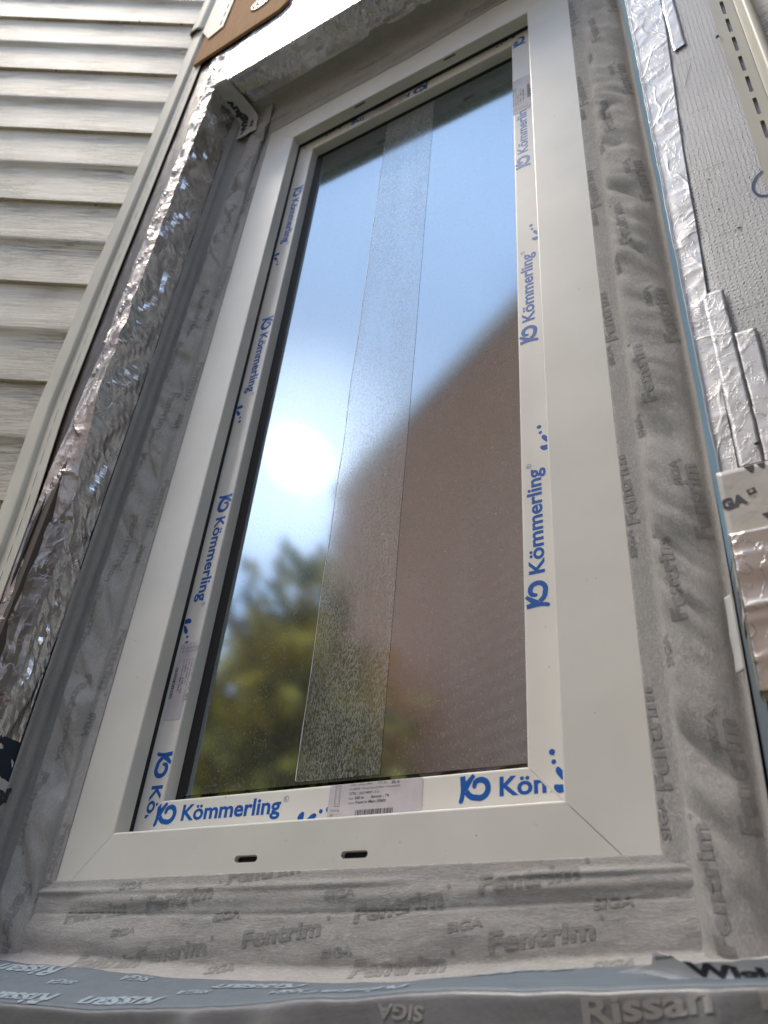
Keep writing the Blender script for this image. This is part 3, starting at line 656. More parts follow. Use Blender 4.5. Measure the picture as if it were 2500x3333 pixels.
wB = [('Fentrim', .0752, -.1200, 7), ('Fentrim', .0715, -.0760, 8), ('Fentrim', .1950, -.1050, 7), ('Fentrim', -.0345, -.0860, 6), ('Fentrim', .3060, -.0860, 9), ('Fentrim', .3095, -.1260, 5), ('Fentrim', .425, -.1060, 7), ('Fentrim', .4160, -.0660, 6), ('Fentrim', .165, -.0540, 6), ('Fentrim', .0, -.1270, 3),
      ('SIGA', .0370, -.0980, 6), ('SIGA', .1630, -.1270, 7), ('SIGA', .1573, -.0850, 8), ('SIGA', .2786, -.1130, 9), ('SIGA', .3914, -.0935, 9), ('SIGA', .2750, -.0680, 5), ('SIGA', .505, -.078, 5), ('SIGA', .03, -.0560, 2), ('SIGA', .505, -.1180, 7)]
felt_words(fB, None, wB, FELT_PH, tB, aB, (-.14, .5560, .01, .985))

# ------------------------------------------------------------------ blue-grey tape on the sloping sill
SC = Profile([(0, 0), (1, 0)], 0)
def fS(s, t):
    """t 0..1 over the sill slope, 1..2 down the front face"""
    zi = lut(SILL_I, s); zc = lut(SILL_C, s); bul = noise.noise(Vector((s * 5, t * 2, 6))) * .003
    if t <= .86:
        u = t / 1.0; return Vector((s, -.022 - .078 * u, zi + .0015 + (zc - zi) * u ** 1.15 + bul * u * (1 - u) * 3 + fb((s * 22, t * 4, 8)) * .0012))
    u = (t - .86) / 1.14  # roll over, then vertical
    a = min(1, u / .16) * math.pi / 2; r = .010
    z0 = zi + .0015 + (zc - zi) * .86 ** 1.15; yc = -.022 - .078 * .86
    fold = (.006 * ridge((s * 1.0, .2, 3.1), 7) ** 3 - .0025) * min(1, max(0, u - .1) * 6)
    y = yc - r * math.sin(a) * 1.1 - fold; z_ = z0 - r * (1 - math.cos(a)) * .8 - max(0, u - .16) * .12 + (fb((s * 22, .86 * 4, 8)) * .0012)
    return Vector((s, y, z_))
tS = thing('sill_tape', 'blue grey flashing tape with pale lettering over the sill under the window', 'flashing tape', (.25, -.06, -.15))
reparent(sheet('tape_sheet', fS, -.22, .665, 0, .985, .004, .03, RISS, None), tS)
reparent(sheet('face_sheet', fS, -.22, .665, .985, 2, .004, .03, RISS_F, None), tS)
tS.children[1]['label'] = 'grey folded front face of the flashing tape'
aS = lambda a, b: (-a, -(b + .022) / .078)  # upside down: reading to -x, tops towards the viewer (-y)
def sillword(body, x, y, ln, cap, ang=0, name='printed_word'):
    o = write(name, body, ln, fS, -x, y + 0, RINK, None, R_(ang), cap, .03, .22, .0006, (-.2, .66, .02, .97), lambda a, b: (-a, (b - .022) / .078), .004)
    if o: reparent(o, tS)
# b is measured as -y (tops towards the viewer have larger -y)
for x, yb in ((.188, .074), (.290, .034), (.012, .026), (.075, .078), (.400, .070), (.505, .030), (-.03, .060)): sillword('Rissan', x, yb, .082, .019, 3)
for x, yb in ((.060, .050), (.222, .060), (.310, .060), (.440, .040), (.128, .030)): sillword('SIGA', x, yb, .032, .009, 3)
def faceword(body, x, tt, ln, cap, ang, flip=False):
    zz = lambda s, b: (.86 + 1.14 * (.16 + b))
    def am(a, b):
        t = .86 + 1.14 * (.16 + b / .12); return (a, t) if not flip else (-a, t)
    o = write('printed_word', body, ln, fS, x if not flip else -x, tt, RINK_F, None, R_(ang), cap, .03, 0, .0005, (-.2, .66, 1.0, 1.99), (lambda a, b: (a, .86 + 1.14 * (.16 + (-b) / .12))) if not flip else (lambda a, b: (-a, .86 + 1.14 * (.16 + b / .12))), .004)
    if o: reparent(o, tS)
faceword('Rissan', .5253, -.0125, .072, .0135, 4); faceword('Rissan', .6209, -.006, .072, .0135, 4); faceword('SIGA', .425, .004, .034, .008, -6, True); faceword('R', .5120, -.022, .004, .004, 8)
faceword('Rissan', .395, -.040, .072, .0135, 4)

# ------------------------------------------------------------------ foil on the left reveal and corner
CREST = [(-.2, -.064), (.10, -.066), (.35, -.067), (.50, -.088), (.60, -.100), (1.5, -.101)]
def fFL(s, t):
    """t 0..1 reveal strip from the tape edge to the crest, 1..2 front strip"""
    yc = lut(CREST, s); big = fb((s * 9, t * 1.1 + s * 5, 6), 2) + .35 * abs(noise.noise(Vector((s * 26 + t * 2, t * 2.2, 4))))
    sharp = 1.5 * ridge((s * .55 + t * .02, t * .055 - s * .12, 3), 22) ** 4 + .9 * ridge((s * .8 - t * .05, t * .06 + s * .2, 9), 36) ** 5 * max(0, min(1, .5 + 2 * noise.noise(Vector((s * 6, 2, 2)))))
    jag = noise.noise(Vector((s * 24, 5, 0))) * .0034 + noise.noise(Vector((s * 70, 8, 0))) * .0016
    if t <= 1:
        y = -.0325 + (yc + .0325) * t + jag * t; x = -.1560 - .0030 * t + (big * .0085 + sharp * .0030 - .001) * math.sin(min(1, t * 1.15 + .08) * math.pi * .8)
        x += .004 * math.sin(t * 5 + s * 30) * t * (1 - t) * 2
        return Vector((x, y, s))
    u = t - 1
    x = -.1590 - .036 * u - .006 * u * noise.noise(Vector((s * 3.5, 4, 1))); y = yc + jag * (1 - u) - (.101 + yc) * u * (1 if yc > -.1 else 0) - (big * .0060 + sharp * .0030) * math.sin(u * math.pi) - .002 * math.sin(u * math.pi)
    return Vector((x + big * .006 * u, y, s))
fl = thing('foil_strip', 'long crumpled foil strip wrapped round the left edge of the window opening', 'foil', (-.17, -.07, .6))
reparent(sheet('reveal_foil', fFL, .035, 1.469, 0, 1, .0052, .105, FOIL, None, .0003, smooth=False), fl)
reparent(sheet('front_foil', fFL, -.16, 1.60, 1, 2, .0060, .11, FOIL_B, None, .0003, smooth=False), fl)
# blue membrane left, showing as a thin dark line behind the foil and as a patch near the bottom
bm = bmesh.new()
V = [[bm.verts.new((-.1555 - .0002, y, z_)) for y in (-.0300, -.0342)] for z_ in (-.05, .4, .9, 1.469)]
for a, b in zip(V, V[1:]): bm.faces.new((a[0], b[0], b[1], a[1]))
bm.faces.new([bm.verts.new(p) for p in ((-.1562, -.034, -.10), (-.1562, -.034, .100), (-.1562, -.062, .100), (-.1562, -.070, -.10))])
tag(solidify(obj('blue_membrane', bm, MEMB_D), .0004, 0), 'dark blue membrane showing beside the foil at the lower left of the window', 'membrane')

# ------------------------------------------------------------------ head foil: underside and bright front
def fHF(s, t):
    """t 0..1 underside from the tape to the crest, 1..2 up the front"""
    big = fb((s * 9, t * 1.6, 16), 2); sharp = 1.2 * ridge((s * .5 + t * .03, t * .06 - s * .1, 13), 26) ** 4 + .8 * ridge((s * .9 - t * .04, t * .07, 19), 44) ** 5
    jag = noise.noise(Vector((s * 14, 5, 3))) * .0022
    if t <= 1: return Vector((s, -.034 - .0660 * t, 1.4695 + .0005 * t + jag * t - (big * .0040 + sharp * .0020) * math.sin(t * math.pi)))
    u = t - 1; return Vector((s, -.1005 - (big * .0022 + sharp * .0012) * min(1, u * 5), 1.470 + jag * (1 - u) + .19 * u))
hf = thing('foil_strip', 'foil folded under the head above the window with a glaring bright front face', 'foil', (.2, -.07, 1.47))
reparent(sheet('underside_foil', fHF, -.160, .660, 0, 1, .0060, .12, FOIL, None, .0003, smooth=False), hf)
reparent(sheet('front_foil', fHF, -.205, .75, 1, 2.2, .0075, .05, FOIL_T, None, .0003, smooth=False), hf)

# plywood panel with washer above the foil
pw = thing('plywood_panel', 'orange brown plywood offcut above the bright head foil', 'plywood', (-.1, -.108, 1.7))
bm = extrude_poly([(-.255, -.104, 1.632), (-.02, -.104, 1.648), (.0, -.104, 1.668), (.002, -.104, 2.0), (-.255, -.104, 2.0)], (0, -.006, 0))
o = obj('panel', bm, PLY); reparent(o, pw)
bm = disc_bm(0, 0, .030, 36); bmesh.ops.transform(bm, matrix=Matrix.Translation((-.0880, -.1115, 1.753)) @ Matrix.Rotation(R_(90), 4, 'X'), verts=bm.verts)
w_ = solidify(reparent(obj('washer', bm, STEEL), pw), .0012, 0)
bm = ring_bm(0, 0, .018, .002); ring_bm(0, 0, .026, .001, bm=bm); disc_bm(0, 0, .006, bm=bm)
bmesh.ops.transform(bm, matrix=Matrix.Translation((-.0880, -.1125, 1.753)) @ Matrix.Rotation(R_(90), 4, 'X'), verts=bm.verts); reparent(obj('washer_ridges', bm, SCREW), pw)
# dark brown sheathing strip between foil and trim
def fW(s, t): return Vector((t, -.0985 - fb((s * 5, t * 40, 2)) * .0016, s))
tag(sheet('sheathing_board', fW, -.2, 1.80, -.275, -.190, .008, .004, WOOD, None, .002), 'narrow strip of dark brown wood between the foil and the left trim', 'board')

# ------------------------------------------------------------------ left corner trim
TX = [(-.4, .055), (.10, .045), (.35, .032), (.63, .006), (.90, .0), (1.9, -.012)]
def trim_sheet(name, pts, z0, z1, mat, parent, shift, nz=60, smooth=True, thick=.0012):
    P = Profile([(a, b) for a, b in pts], 1); bm = bmesh.new(); V = []
    for k in range(nz + 1):
        z_ = z0 + (z1 - z0) * k / nz; V.append([bm.verts.new((p.x + shift(z_), p.y, z_)) for p in P.p])
    for a, b in zip(V, V[1:]):
        for i in range(len(a) - 1): bm.faces.new((a[i], a[i + 1], b[i + 1], b[i]))
    bm.normal_update(); bm.faces.ensure_lookup_table(); f_ = bm.faces[len(bm.faces) // 2]
    if f_.normal.y > 0: bmesh.ops.reverse_faces(bm, faces=bm.faces[:])
    o = obj(name, bm, mat, parent, smooth); solidify(o, thick, -1); return o
sh = lambda z_: lut(TX, z_)
ct = thing('corner_trim', 'cream vinyl corner trim with a row of slots between siding and foil', 'trim', (-.26, -.1, .8))
reparent(trim_sheet('nail_flange', [(-.2290, -.1030), (-.2350, -.1032), (-.2540, -.1035), (-.2570, -.1045)], -.4, 1.83, TRIM, None, sh), ct)
reparent(trim_sheet('trim_post', [(-.2572, -.1040), (-.2580, -.1075), (-.2600, -.1105), (-.2625, -.1115), (-.2700, -.1120), (-.2860, -.1125), (-.2900, -.1120), (-.2915, -.1095), (-.2920, -.1000)], -.4, 1.86, TRIM, None, sh), ct)
bm = bmesh.new()
z_ = -.3
SLOTP = M('slot_pale', (.72, .70, .66, 1), .6).m
while z_ < 1.72:
    x = -.2450 + sh(z_ + .015)
    bm.faces.new([bm.verts.new(p) for p in ((x - .0010, -.1038, z_), (x + .0010, -.1038, z_), (x + .0010 + (sh(z_ + .028) - sh(z_)), -.1038, z_ + .028), (x - .0010 + (sh(z_ + .028) - sh(z_)), -.1038, z_ + .028))]); z_ += .0415
o = reparent(obj('slot_row', bm, SLOTP), ct)
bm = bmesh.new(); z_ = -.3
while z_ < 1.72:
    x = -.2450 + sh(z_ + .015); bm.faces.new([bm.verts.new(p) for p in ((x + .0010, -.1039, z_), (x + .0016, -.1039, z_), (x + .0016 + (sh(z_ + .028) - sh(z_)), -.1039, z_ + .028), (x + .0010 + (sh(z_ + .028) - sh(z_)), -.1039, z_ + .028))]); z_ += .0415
reparent(obj('slot_edge_shadow', bm, M('slot_shadow_paint', (.12, .10, .08, 1), .8).m), ct)  # dark sliver painted as the shadow along each slot's edge
t2 = thing('corner_trim', 'upper cream vinyl trim piece lapping over the corner trim at the top', 'trim', (-.25, -.11, 1.9))
reparent(trim_sheet('trim_post', [(-.2530, -.1080), (-.2600, -.1105), (-.2700, -.1190), (-.2760, -.1205), (-.2860, -.1205), (-.2960, -.1200), (-.2985, -.1160), (-.2990, -.1000)], 1.815, 2.6, TRIM, None, lambda z_: -.012), t2)
bm = extrude_poly([(-.2680, -.1120, 1.795), (-.2350, -.1120, 1.730), (-.195, -.1120, 1.748), (-.190, -.1120, 2.4), (-.2680, -.1120, 2.4)], (0, -.0012, 0))
reparent(obj('nail_flange', bm, TRIM), t2)
bm = bmesh.new()
for k in range(12): z_ = 1.765 + k * .0415; bm.faces.new([bm.verts.new(p) for p in ((-.2090, -.1134, z_), (-.2050, -.1134, z_), (-.2050, -.1134, z_ + .026), (-.2090, -.1134, z_ + .026))])
reparent(obj('slot_row', bm, VOID), t2)

# ------------------------------------------------------------------ left siding (wall turned 30 degrees)
th = R_(30); sd = Vector((-math.cos(th), -math.sin(th), 0)); sn = Vector((math.sin(th), -math.cos(th), 0)); SP = Vector((-.290, -.105, 0))
def lap_profile(z0, h):
    m_ = .505 * h
    return [(z0, -.010), (z0 + .0006, -.0005), (z0 + .0014, .0008), (z0 + .008, .0006), (z0 + .030, -.0006), (z0 + m_ - .020, -.0052), (z0 + m_ - .014, -.0054), (z0 + m_ - .005, -.0010), (z0 + m_ - .001, .0006), (z0 + m_ + .006, .0006), (z0 + m_ + .024, -.0006), (z0 + h - .006, -.0058), (z0 + h, -.0060)]
ls = thing('lap_siding', 'cream woodgrain lap siding on the angled wall left of the corner trim', 'siding', (-.5, -.2, .9))
HL = [-.50, -.262, -.025, .205, .4415, .6740, .9080, 1.1435, 1.3890, 1.6300, 1.8700, 2.110, 2.35, 2.6]
bm = bmesh.new()
for za, zb in zip(HL, HL[1:]):
    pf = lap_profile(za, zb - za)
    A = []
    for k in range(29):
        u = -.012 + k * .03; A.append([bm.verts.new(SP + sd * u + sn * (o_ + .0003 * noise.noise(Vector((u * 4, z__ * 3, 0)))) + Vector((0, 0, z__ + .0006 * noise.noise(Vector((u * 3, za, 2)))))) for z__, o_ in pf])
    for a, b in zip(A, A[1:]):
        for i in range(len(pf) - 1): bm.faces.new((a[i], b[i], b[i + 1], a[i + 1]))
bm.normal_update()
for f_ in bm.faces:
    if f_.normal.dot(sn) < -.2: f_.normal_flip()
o = reparent(obj('siding_panels', bm, VINYL, None, True), ls)
o.data.set_sharp_from_angle(angle=R_(35)) if hasattr(o.data, 'set_sharp_from_angle') else None
bm = extrude_poly([SP + sd * -.012 + sn * -.02 + Vector((0, 0, -1.7)), SP + sd * 1.6 + sn * -.02 + Vector((0, 0, -1.7)), SP + sd * 1.6 + sn * -.2 + Vector((0, 0, -1.7)), SP + sd * -.012 + sn * -.2 + Vector((0, 0, -1.7))], (0, 0, 4.5))
tag(obj('side_wall', bm, WALLM), 'angled house wall carrying the cream lap siding on the left', 'wall')
for u, zz in ((.055, 1.8660), (.29, 1.625), (.41, 1.386), (.058, 1.137), (.16, 1.872)):
    bm = bmesh.new(); bmesh.ops.create_icosphere(bm, subdivisions=2, radius=.0018); p = SP + sd * u + sn * .0008 + Vector((0, 0, zz)); bmesh.ops.transform(bm, matrix=Matrix.Translation(p), verts=bm.verts)
    reparent(obj('weep_hole', bm, VOID), ls)

# ------------------------------------------------------------------ right side: membrane, foil, board, trim
def fMB(s, t):  # blue membrane, s=z
    w = noise.noise(Vector((s * 4, 9, 0))) * .0022
    return Vector((.6400 + .0115 * t + w * (1 - t) - max(0, min(1, (.3 - s) / .5)) * .004 * (1 - t), -.045 - .055 * t, s))
mb = thing('blue_membrane', 'light blue woven membrane strip along the right edge of the fleece tape', 'membrane', (.645, -.08, .6))
reparent(sheet('membrane_sheet', fMB, .135, 1.47, 0, 1, .006, .1, MEMB, None, .0004), mb)
reparent(sheet('lower_membrane_sheet', fMB, -.13, .135, 0, 1, .006, .1, m_tape('slate_membrane', (.16, .20, .235, 1), .5), None, .0004), mb)
def fFR(s, t):  # satin foil on the front, t metres from the crest
    jag = noise.noise(Vector((s * 22, 3, 0))) * .0009 + noise.noise(Vector((s * 60, 3, 0))) * .0005
    w = (ridge((s - t * .35, t * .5, 8), 24) ** 3 * .0005 + fb((s * 26 - t * 9, t * 18, 5), 3) * .0008) * min(1, (t + .002) * 90)
    y = -.1010 - w - .0010 * math.exp(-t * 900) ; return Vector((.6515 + t + jag * math.exp(-t * 60), y, s))
FRW = [(-.2, .013), (.28, .0165), (.33, .0175), (.5, .021), (.9, .040), (1.5, .040)]
FRW = [(-.2, .012), (.20, .0122), (.27, .0140), (.51, .0225), (.70, .0280), (.92, .0395), (1.6, .0400)]
ff = thing('foil_strip', 'satin foil strip with a bright edge along the right side of the opening', 'foil', (.67, -.1, .6))
FRWX = lambda z_: lut([(-.2, .0120), (.20, .0125), (.27, .0135), (.51, .0225), (.92, .0395), (1.6, .040)], z_)
reparent(sheet('foil_sheet', fFR, .190, 1.60, 0, 1, .0024, .05, FOIL_W, None, .0003, edge=lambda s: (0, FRWX(s))), ff)
EDGEF = M('foil_cut_edge', (.92, .92, .93, 1), .3, .6).m
def fE(s, t):
    p = fFR(s, 0); w = .0006 + .0008 * abs(noise.noise(Vector((s * 9, 4, 2)))); return p + Vector((-w * t - .0002, -.0004 - .0006 * t, 0))
reparent(sheet('cut_edge', fE, .190, 1.60, 0, 1, .003, .5, EDGEF, None, .0003), ff)
# board
def fBD(s, t): return Vector((t, -.0998, s))
bd = thing('insulation_board', 'silver perforated foil faced insulation board with ticks and a blue pen mark', 'insulation board', (.71, -.1, .7))
reparent(sheet('board_face', fBD, .125, 1.6, .660, .800, .05, .02, BOARD, None, .002), bd)
flat = lambda y: (lambda a, b: Vector((a, y, b)))
def quad(name, pts, y, mat, parent, thick=0):
    bm = bmesh.new(); bm.faces.new([bm.verts.new((x, y, z_)) for x, z_ in pts]); o = obj(name, bm, mat)
    if thick: solidify(o, thick, 0)
    return reparent(o, parent) if parent else o
for za, zb in ((.7579, .7592), (.6571, .658), (.5556, .5567), (.8590, .8598), (.455, .456), (.355, .356)):
    quad('tick_mark', [(.6903, za), (.7095, zb), (.7095, zb + .0005), (.6903, za + .0005)], -.1022 + .0018, TICK, bd)
quad('tick_mark', [(.6915, .708), (.6921, .708), (.7030, .7465), (.7024, .7465)], -.1004, TICK, bd)
# blue pen arc
bm = bmesh.new(); pts = [(.7372, .5215), (.7330, .5190), (.7285, .5130), (.7258, .5060), (.7254, .4990), (.7272, .4915), (.7310, .4870), (.7360, .4850), (.7420, .4845)]
P = Profile(pts, 2); A = []
for i, p in enumerate(P.p):
    q = (P.p[min(i + 1, len(P.p) - 1)] - P.p[max(i - 1, 0)]).normalized(); n_ = Vector((-q.y, q.x)) * .0011; A.append((bm.verts.new((p.x + n_.x, -.1004, p.y + n_.y)), bm.verts.new((p.x - n_.x, -.1004, p.y - n_.y))))
for a, b in zip(A, A[1:]): bm.faces.new((a[0], b[0], b[1], a[1]))
reparent(obj('pen_mark', bm, MARK), bd)
def foil_patch(label, x0, x1, z0, z1, y, seed, mat=FOIL_W, slope=0):
    def f(s, t):
        w = ridge((s + seed, t * .6, seed), 30) ** 3 * .0003 + fb((s * 30 + seed, t * 30, seed), 3) * .0005
        return Vector((t + noise.noise(Vector((s * 40, seed, 0))) * .0006, y - w, s + slope * (t - x0)))
    return tag(sheet('foil_patch', f, z0, z1, x0, x1, .0025, .0025, mat, None, .0004), label, 'foil patch')
foil_patch('upper foil tape patch with wrinkles on the perforated board', .6900, .7040, .787, 1.2, -.1010, 2, slope=.35)
foil_patch('long foil tape patch low on the board above the printed beige tape', .6650, .6823, .196, .385, -.1020, 5)
foil_patch('short foil tape patch beside the longer one low on the perforated board', .6818, .6990, .196, .330, -.1012, 9)
def hole(label, x, z_, r, y=-.1015):
    bm = bmesh.new(); disc_bm(0, 0, r, 12, bm); 
    for v in bm.verts: v.co = Vector((x + v.co.x, y - .0006, z_ + v.co.y * .8))
    q = reparent(obj('puncture', bm, VOID), bd)
for x, z_, r in ((.6885, .9015, .0014), (.6925, .5390, .0011), (.6945, .4905, .0011), (.7060, .4560, .0016), (.6800, .2120, .0020)): hole('', x, z_, r, -.1028 if z_ > .8 else (-.1045 if z_ < .3 else -.1000))
sc_ = thing('screw', 'small brown screw head at the edge of the ivory slotted trim', 'screw', (.7353, -.1045, .7705))
bm = bmesh.new(); bmesh.ops.create_uvsphere(bm, u_segments=12, v_segments=8, radius=.0022); bmesh.ops.scale(bm, vec=(1, .6, 1), verts=bm.verts); obj('head', bm, SCREW, sc_, True)
bm = box(-.0015, .0015, -.0016, -.0010, -.0003, .0003); obj('recess', bm, VOID, sc_)
# slotted ivory trim
def slotted():
    bm = bmesh.new(); x0, x1, sx0, sx1 = .7375, .7600, .7475, .7512; zz = -.2; p = .0415; z1 = 1.5
    y = -.1022
    def q(a, b, c, d): bm.faces.new([bm.verts.new((a, y, c)), bm.verts.new((b, y, c)), bm.verts.new((b, y, d)), bm.verts.new((a, y, d))])
    z_ = -.2 + .0087
    q(x0, sx0, -.2, z1); q(sx1, x1, -.2, z1)
    s_ = -.2 + .0153
    ends = []
    while s_ < z1: ends.append((s_, s_ + .0300)); s_ += p
    for a, b in ends:
        for e, d in ((a, .0012), (b, -.0012)):
            for xx, dx in ((sx0, .0012), (sx1, -.0012)): bm.faces.new([bm.verts.new(q_) for q_ in ((xx, y, e), (xx + dx, y, e), (xx, y, e + d))])
    last = -.2
    for a, b in ends: q(sx0, sx1, last, a); last = b
    return bm
rt = thing('slotted_trim', 'ivory vinyl trim with large oval slots at the upper right edge', 'trim', (.75, -.1, .7))
o = reparent(obj('nail_flange', slotted(), TRIM_R), rt); solidify(o, .0010, 1)
rt_post = trim_sheet('trim_channel', [(.7602, -.1046), (.7620, -.1060), (.7640, -.1110), (.7660, -.1180), (.7690, -.1195), (.7740, -.1195), (.7760, -.1150)], -.2, 1.6, TRIM_R, None, lambda z_: 0); reparent(rt_post, rt)
rs = thing('siding_panel', 'pale woodgrain siding edge at the top right corner beside the slotted trim', 'siding', (.8, -.12, .8))
bm = extrude_poly([(.7745, -.108, -.2), (.98, -.132, -.2), (.98, -.10, -.2), (.7745, -.10, -.2)], (0, 0, 1.8)); reparent(obj('panel', bm, VINYL), rs)

# ------------------------------------------------------------------ printed tape pieces and the foil covered piece on the right
tp = thing('printed_tape', 'beige white tape with bold dark lettering across the right edge of the opening', 'tape', (.68, -.106, .16))
def fT1(s, t): return Vector((s, -.1062 - fb((s * 40, t * 40, 4), 3) * .0004, t))
reparent(sheet('tape_sheet', fT1, .6490, .760, .128, .1935, .004, .004, WTAPE_B, None, .0004), tp)
def tw(body, x, z_, ln, cap, f, par, ang=0, mat=TINK, bold=.06, am=None, clip=None): 
    o = write('printed_word', body, ln, f, x, z_, mat, None, R_(ang), cap, bold, 0, .0004, clip, am)
    if o: reparent(o, par)
cl = (.6493, .759, .1285, .193)
tw('SIGA', .6405, .1588, .0260, .0085, fT1, tp, 8, clip=cl); tw('1966', .6675, .1650, .0045, .0014, fT1, tp, 12, bold=.0); tw('Wigluv', .6665, .1870, .05, .010, fT1, tp, 10, clip=cl); tw('Wigluv', .6745, .1400, .05, .010, fT1, tp, 10, clip=cl)
bm = bmesh.new()
fx, fz = .6672, .1682
for a, b, c, d in ((0, 0, .0058, .0046),): bm.faces.new([bm.verts.new((x, y, 0)) for x, y in ((a, b), (c, b), (c, d), (a, d))])
reparent(obj('flag_print', place(bm, fT1, fx, fz, R_(12), .0004), TINK), tp)
bm = bmesh.new()
for a, b, c, d in ((.0024, .0008, .0034, .0038), (.0013, .0018, .0045, .0028)): bm.faces.new([bm.verts.new((x, y, 0)) for x, y in ((a, b), (c, b), (c, d), (a, d))])
bm2 = place(bm, fT1, fx, fz, R_(12), .0006)
reparent(obj('cross_print', bm2, WTAPE_B), tp)
# narrow piece lapping onto the fleece
pT2 = Profile([(.6245, -.0110), (.6300, -.0110), (.6370, -.0200), (.6420, -.0450), (.6485, -.0940), (.6510, -.1000)], 1)
def fT2(s, t):
    q = pT2(t); return Vector((q.x + noise.noise(Vector((s * 60, t * 30, 1))) * .0006 - max(0, (.135 - s)) * .02, q.y - .0024 - .0014 * abs(noise.noise(Vector((s * 30, t * 20, 3)))), s))
tq = thing('printed_tape', 'narrow white tape scrap lapping onto the fleece beside the foil covered piece', 'tape', (.64, -.05, .11))
reparent(sheet('tape_sheet', fT2, .078, .1420, .004, pT2.len, .0022, .004, WTAPE, None, .0004), tq)
am2 = lambda a, b: (b, a)
tw('SIGA', .030, .0900, .105, .0125, fT2, tq, 0, am=lambda a, b: (b, a), clip=(.079, .141, .006, pT2.len - .002))
tw('iglu', .012, .1390, .09, .0090, fT2, tq, 0, am=lambda a, b: (b, a), clip=(.079, .1415, .006, pT2.len - .002))
# foil covered insulation piece
fp = thing('foil_covered_insulation', 'foil covered foam offcut at the right edge under the beige printed tape', 'insulation piece', (.68, -.11, .07))
def fP(s, t):
    w = ridge((s * 1, t * .18, 31), 26) ** 3 * .0016 + fb((s * 34, t * 5, 41), 3) * .0022
    return Vector((t + noise.noise(Vector((s * 22, 7, 0))) * .0010, -.1190 - w * min(1, (t - .648) * 150), s))
reparent(sheet('foil_face', fP, .018, .1315, .6505, .76, .0022, .0024, m_foil('dark_crumpled_foil', (.40, .365, .335, 1), .30, .35, 400, 30), None, .0004), fp)
def fP2(s, t): p = fP(s, .6505); return Vector((p.x - .0002 - .0009 * (1 - t) * .6, p.y + .016 * (1 - t) - .0003, s))
reparent(sheet('foam_edge', fP2, .018, .1315, 0, 1, .0022, .2, FOAM, None, .0006), fp)
reparent(obj('foam_core', box(.6516, .758, -.1165, -.1030, .0190, .1305), FOAM), fp)

# white tape scrap at the lower right
pts = [(.5580, -.1115), (.5650, -.1128), (.5764, -.1172), (.5900, -.1165), (.6100, -.1150), (.6400, -.1120), (.6800, -.110), (.6800, -.131), (.6400, -.1295), (.6200, -.1285), (.5955, -.1290), (.5699, -.1262), (.5513, -.1232), (.5345, -.1228), (.5440, -.1205), (.5569, -.1180)]
def fW2(s, t): # s=x, t=z; stands just off the sill slope
    s = .6974 + (s - .6974) * .955; t = -.1869 + (t + .1869) * .955
    return Vector((s, -.085 - .0022 * math.sin((t + .12) * 260) - .0014 * noise.noise(Vector((s * 40, t * 60, 2))), t))
w3 = thing('printed_tape', 'torn white tape scrap with dark lettering at the lower right corner of the sill', 'tape', (.6, -.06, -.12))
bm = bmesh.new(); rnd = random.Random(2); q = []
for i, (a, b) in enumerate(zip(pts, pts[1:] + pts[:1])):
    n_ = max(1, int(math.dist(a, b) / .004))
    for j in range(n_): u = j / n_; q.append((a[0] + (b[0] - a[0]) * u + rnd.uniform(-.0004, .0004), a[1] + (b[1] - a[1]) * u + rnd.uniform(-.0004, .0004)))
bm.faces.new([bm.verts.new((x, z_, 0)) for x, z_ in q]); bmesh.ops.triangulate(bm, faces=bm.faces[:])
bm = place(bm, fW2, 0, 0, 0, 0, None, .004); reparent(solidify(obj('tape_sheet', bm, WTAPE_C), .0004, 0), w3)
o = write('printed_word', 'Wiglu', .058, fW2, .5745, -.1232, TINK, None, R_(-3), .0066, .05, -.2, .0005, None, None, .004); reparent(o, w3)
o = write('printed_word', 'SIGA', .012, fW2, .5590, -.1160, TINK, None, R_(6), .0014, .03, 0, .0005, (.5592, .6, -.2, 0), None, .004); reparent(o, w3)

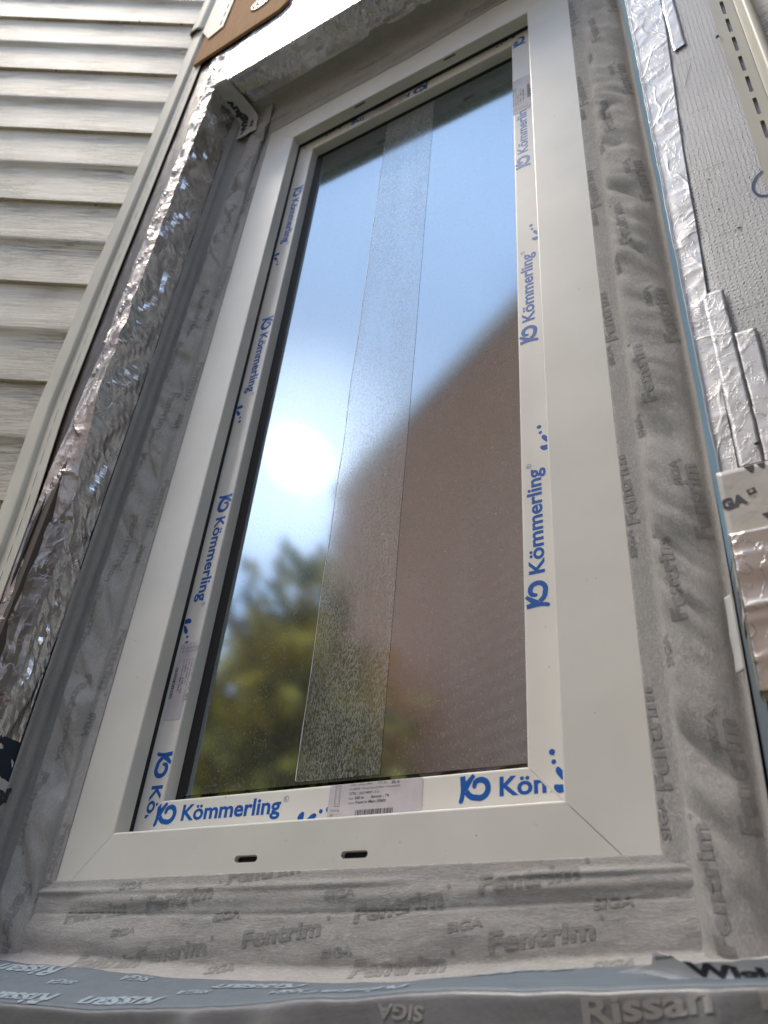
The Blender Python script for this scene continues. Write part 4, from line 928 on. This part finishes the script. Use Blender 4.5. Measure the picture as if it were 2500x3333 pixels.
# white tape across the top-left corner of the reveal
path = Profile([(-.1560, -.1030, 1.4740), (-.1540, -.1000, 1.4670), (-.1480, -.0700, 1.4660), (-.1400, -.0300, 1.4620), (-.1360, -.0140, 1.4500), (-.1330, -.0130, 1.4200), (-.1300, -.0125, 1.3960)], 2)
def fC(s, t):
    p = path(s); w = noise.noise(Vector((s * 50, t * 50, 6))) * .0016 + noise.noise(Vector((s * 18, t * 25, 6))) * .002
    return Vector((p.x + t, p.y - abs(w) * .9 - .0008 - (.001 if p.z < 1.44 else 0), p.z - .0012 - (abs(w) if p.z > 1.455 else 0) + t * -.05))
tc = thing('printed_tape', 'grey looking white tape with bold lettering across the upper left corner of the opening', 'tape', (-.13, -.06, 1.45))
rag = lambda s: (-.030 + .0025 * noise.noise(Vector((s * 90, 1, 0))), .032 + .0004 * noise.noise(Vector((s * 90, 5, 0))))
reparent(sheet('tape_sheet', fC, 0, path.len, 0, 1, .0022, .045, WTAPE, None, .0004, edge=rag), tc)
tw('Wigluv', .012 - path.len, -.004, .098, .0150, fC, tc, 0, am=lambda a, b: (-a, -b * 1.0), clip=(.004, path.len - .004, -.02, .024))
tw('SIGA', .022 - path.len, -.020, .030, .007, fC, tc, 0, am=lambda a, b: (-a, -b * 1.0), clip=(.004, path.len - .004, -.02, .024))
# small printed scrap on the lower left reveal
def fC2(s, t): return Vector((-.1575 + .0025 + noise.noise(Vector((s * 40, t * 40, 6))) * .0008, s, t))
tl = thing('printed_tape', 'torn pale tape scrap with bold dark bars at the lower left edge', 'tape', (-.155, -.05, .02))
def fC3(s, t): p = fC2(s, t); return p
bm = bmesh.new(); pts = [(-.018, .0520), (-.030, .0540), (-.050, .0570), (-.095, .060), (-.095, -.016), (-.050, -.012), (-.030, -.008), (-.0265, .012), (-.0235, .0350), (-.0240, .0400)]
rnd = random.Random(5); q = []
for i, (a, b) in enumerate(zip(pts, pts[1:] + pts[:1])):
    n_ = max(1, int(math.dist(a, b) / .003))
    for j in range(n_): u = j / n_; q.append((a[0] + (b[0] - a[0]) * u + rnd.uniform(-.0007, .0007), a[1] + (b[1] - a[1]) * u + rnd.uniform(-.0007, .0007)))
bm.faces.new([bm.verts.new((x, z_, 0)) for x, z_ in q]); bmesh.ops.triangulate(bm, faces=bm.faces[:])
bm = place(bm, fC2, 0, 0, 0, .0008, None, .004); reparent(solidify(obj('tape_sheet', bm, WTAPE), .0004, 0), tl)
o = write('printed_word', 'Wigluv', .075, lambda s, t: fC2(-s, t), -.0, .0330, TINK, None, 0, .0150, .06, 0, .0016, (.027, .09, -.01, .05), None, .004)
if o: reparent(o, tl)
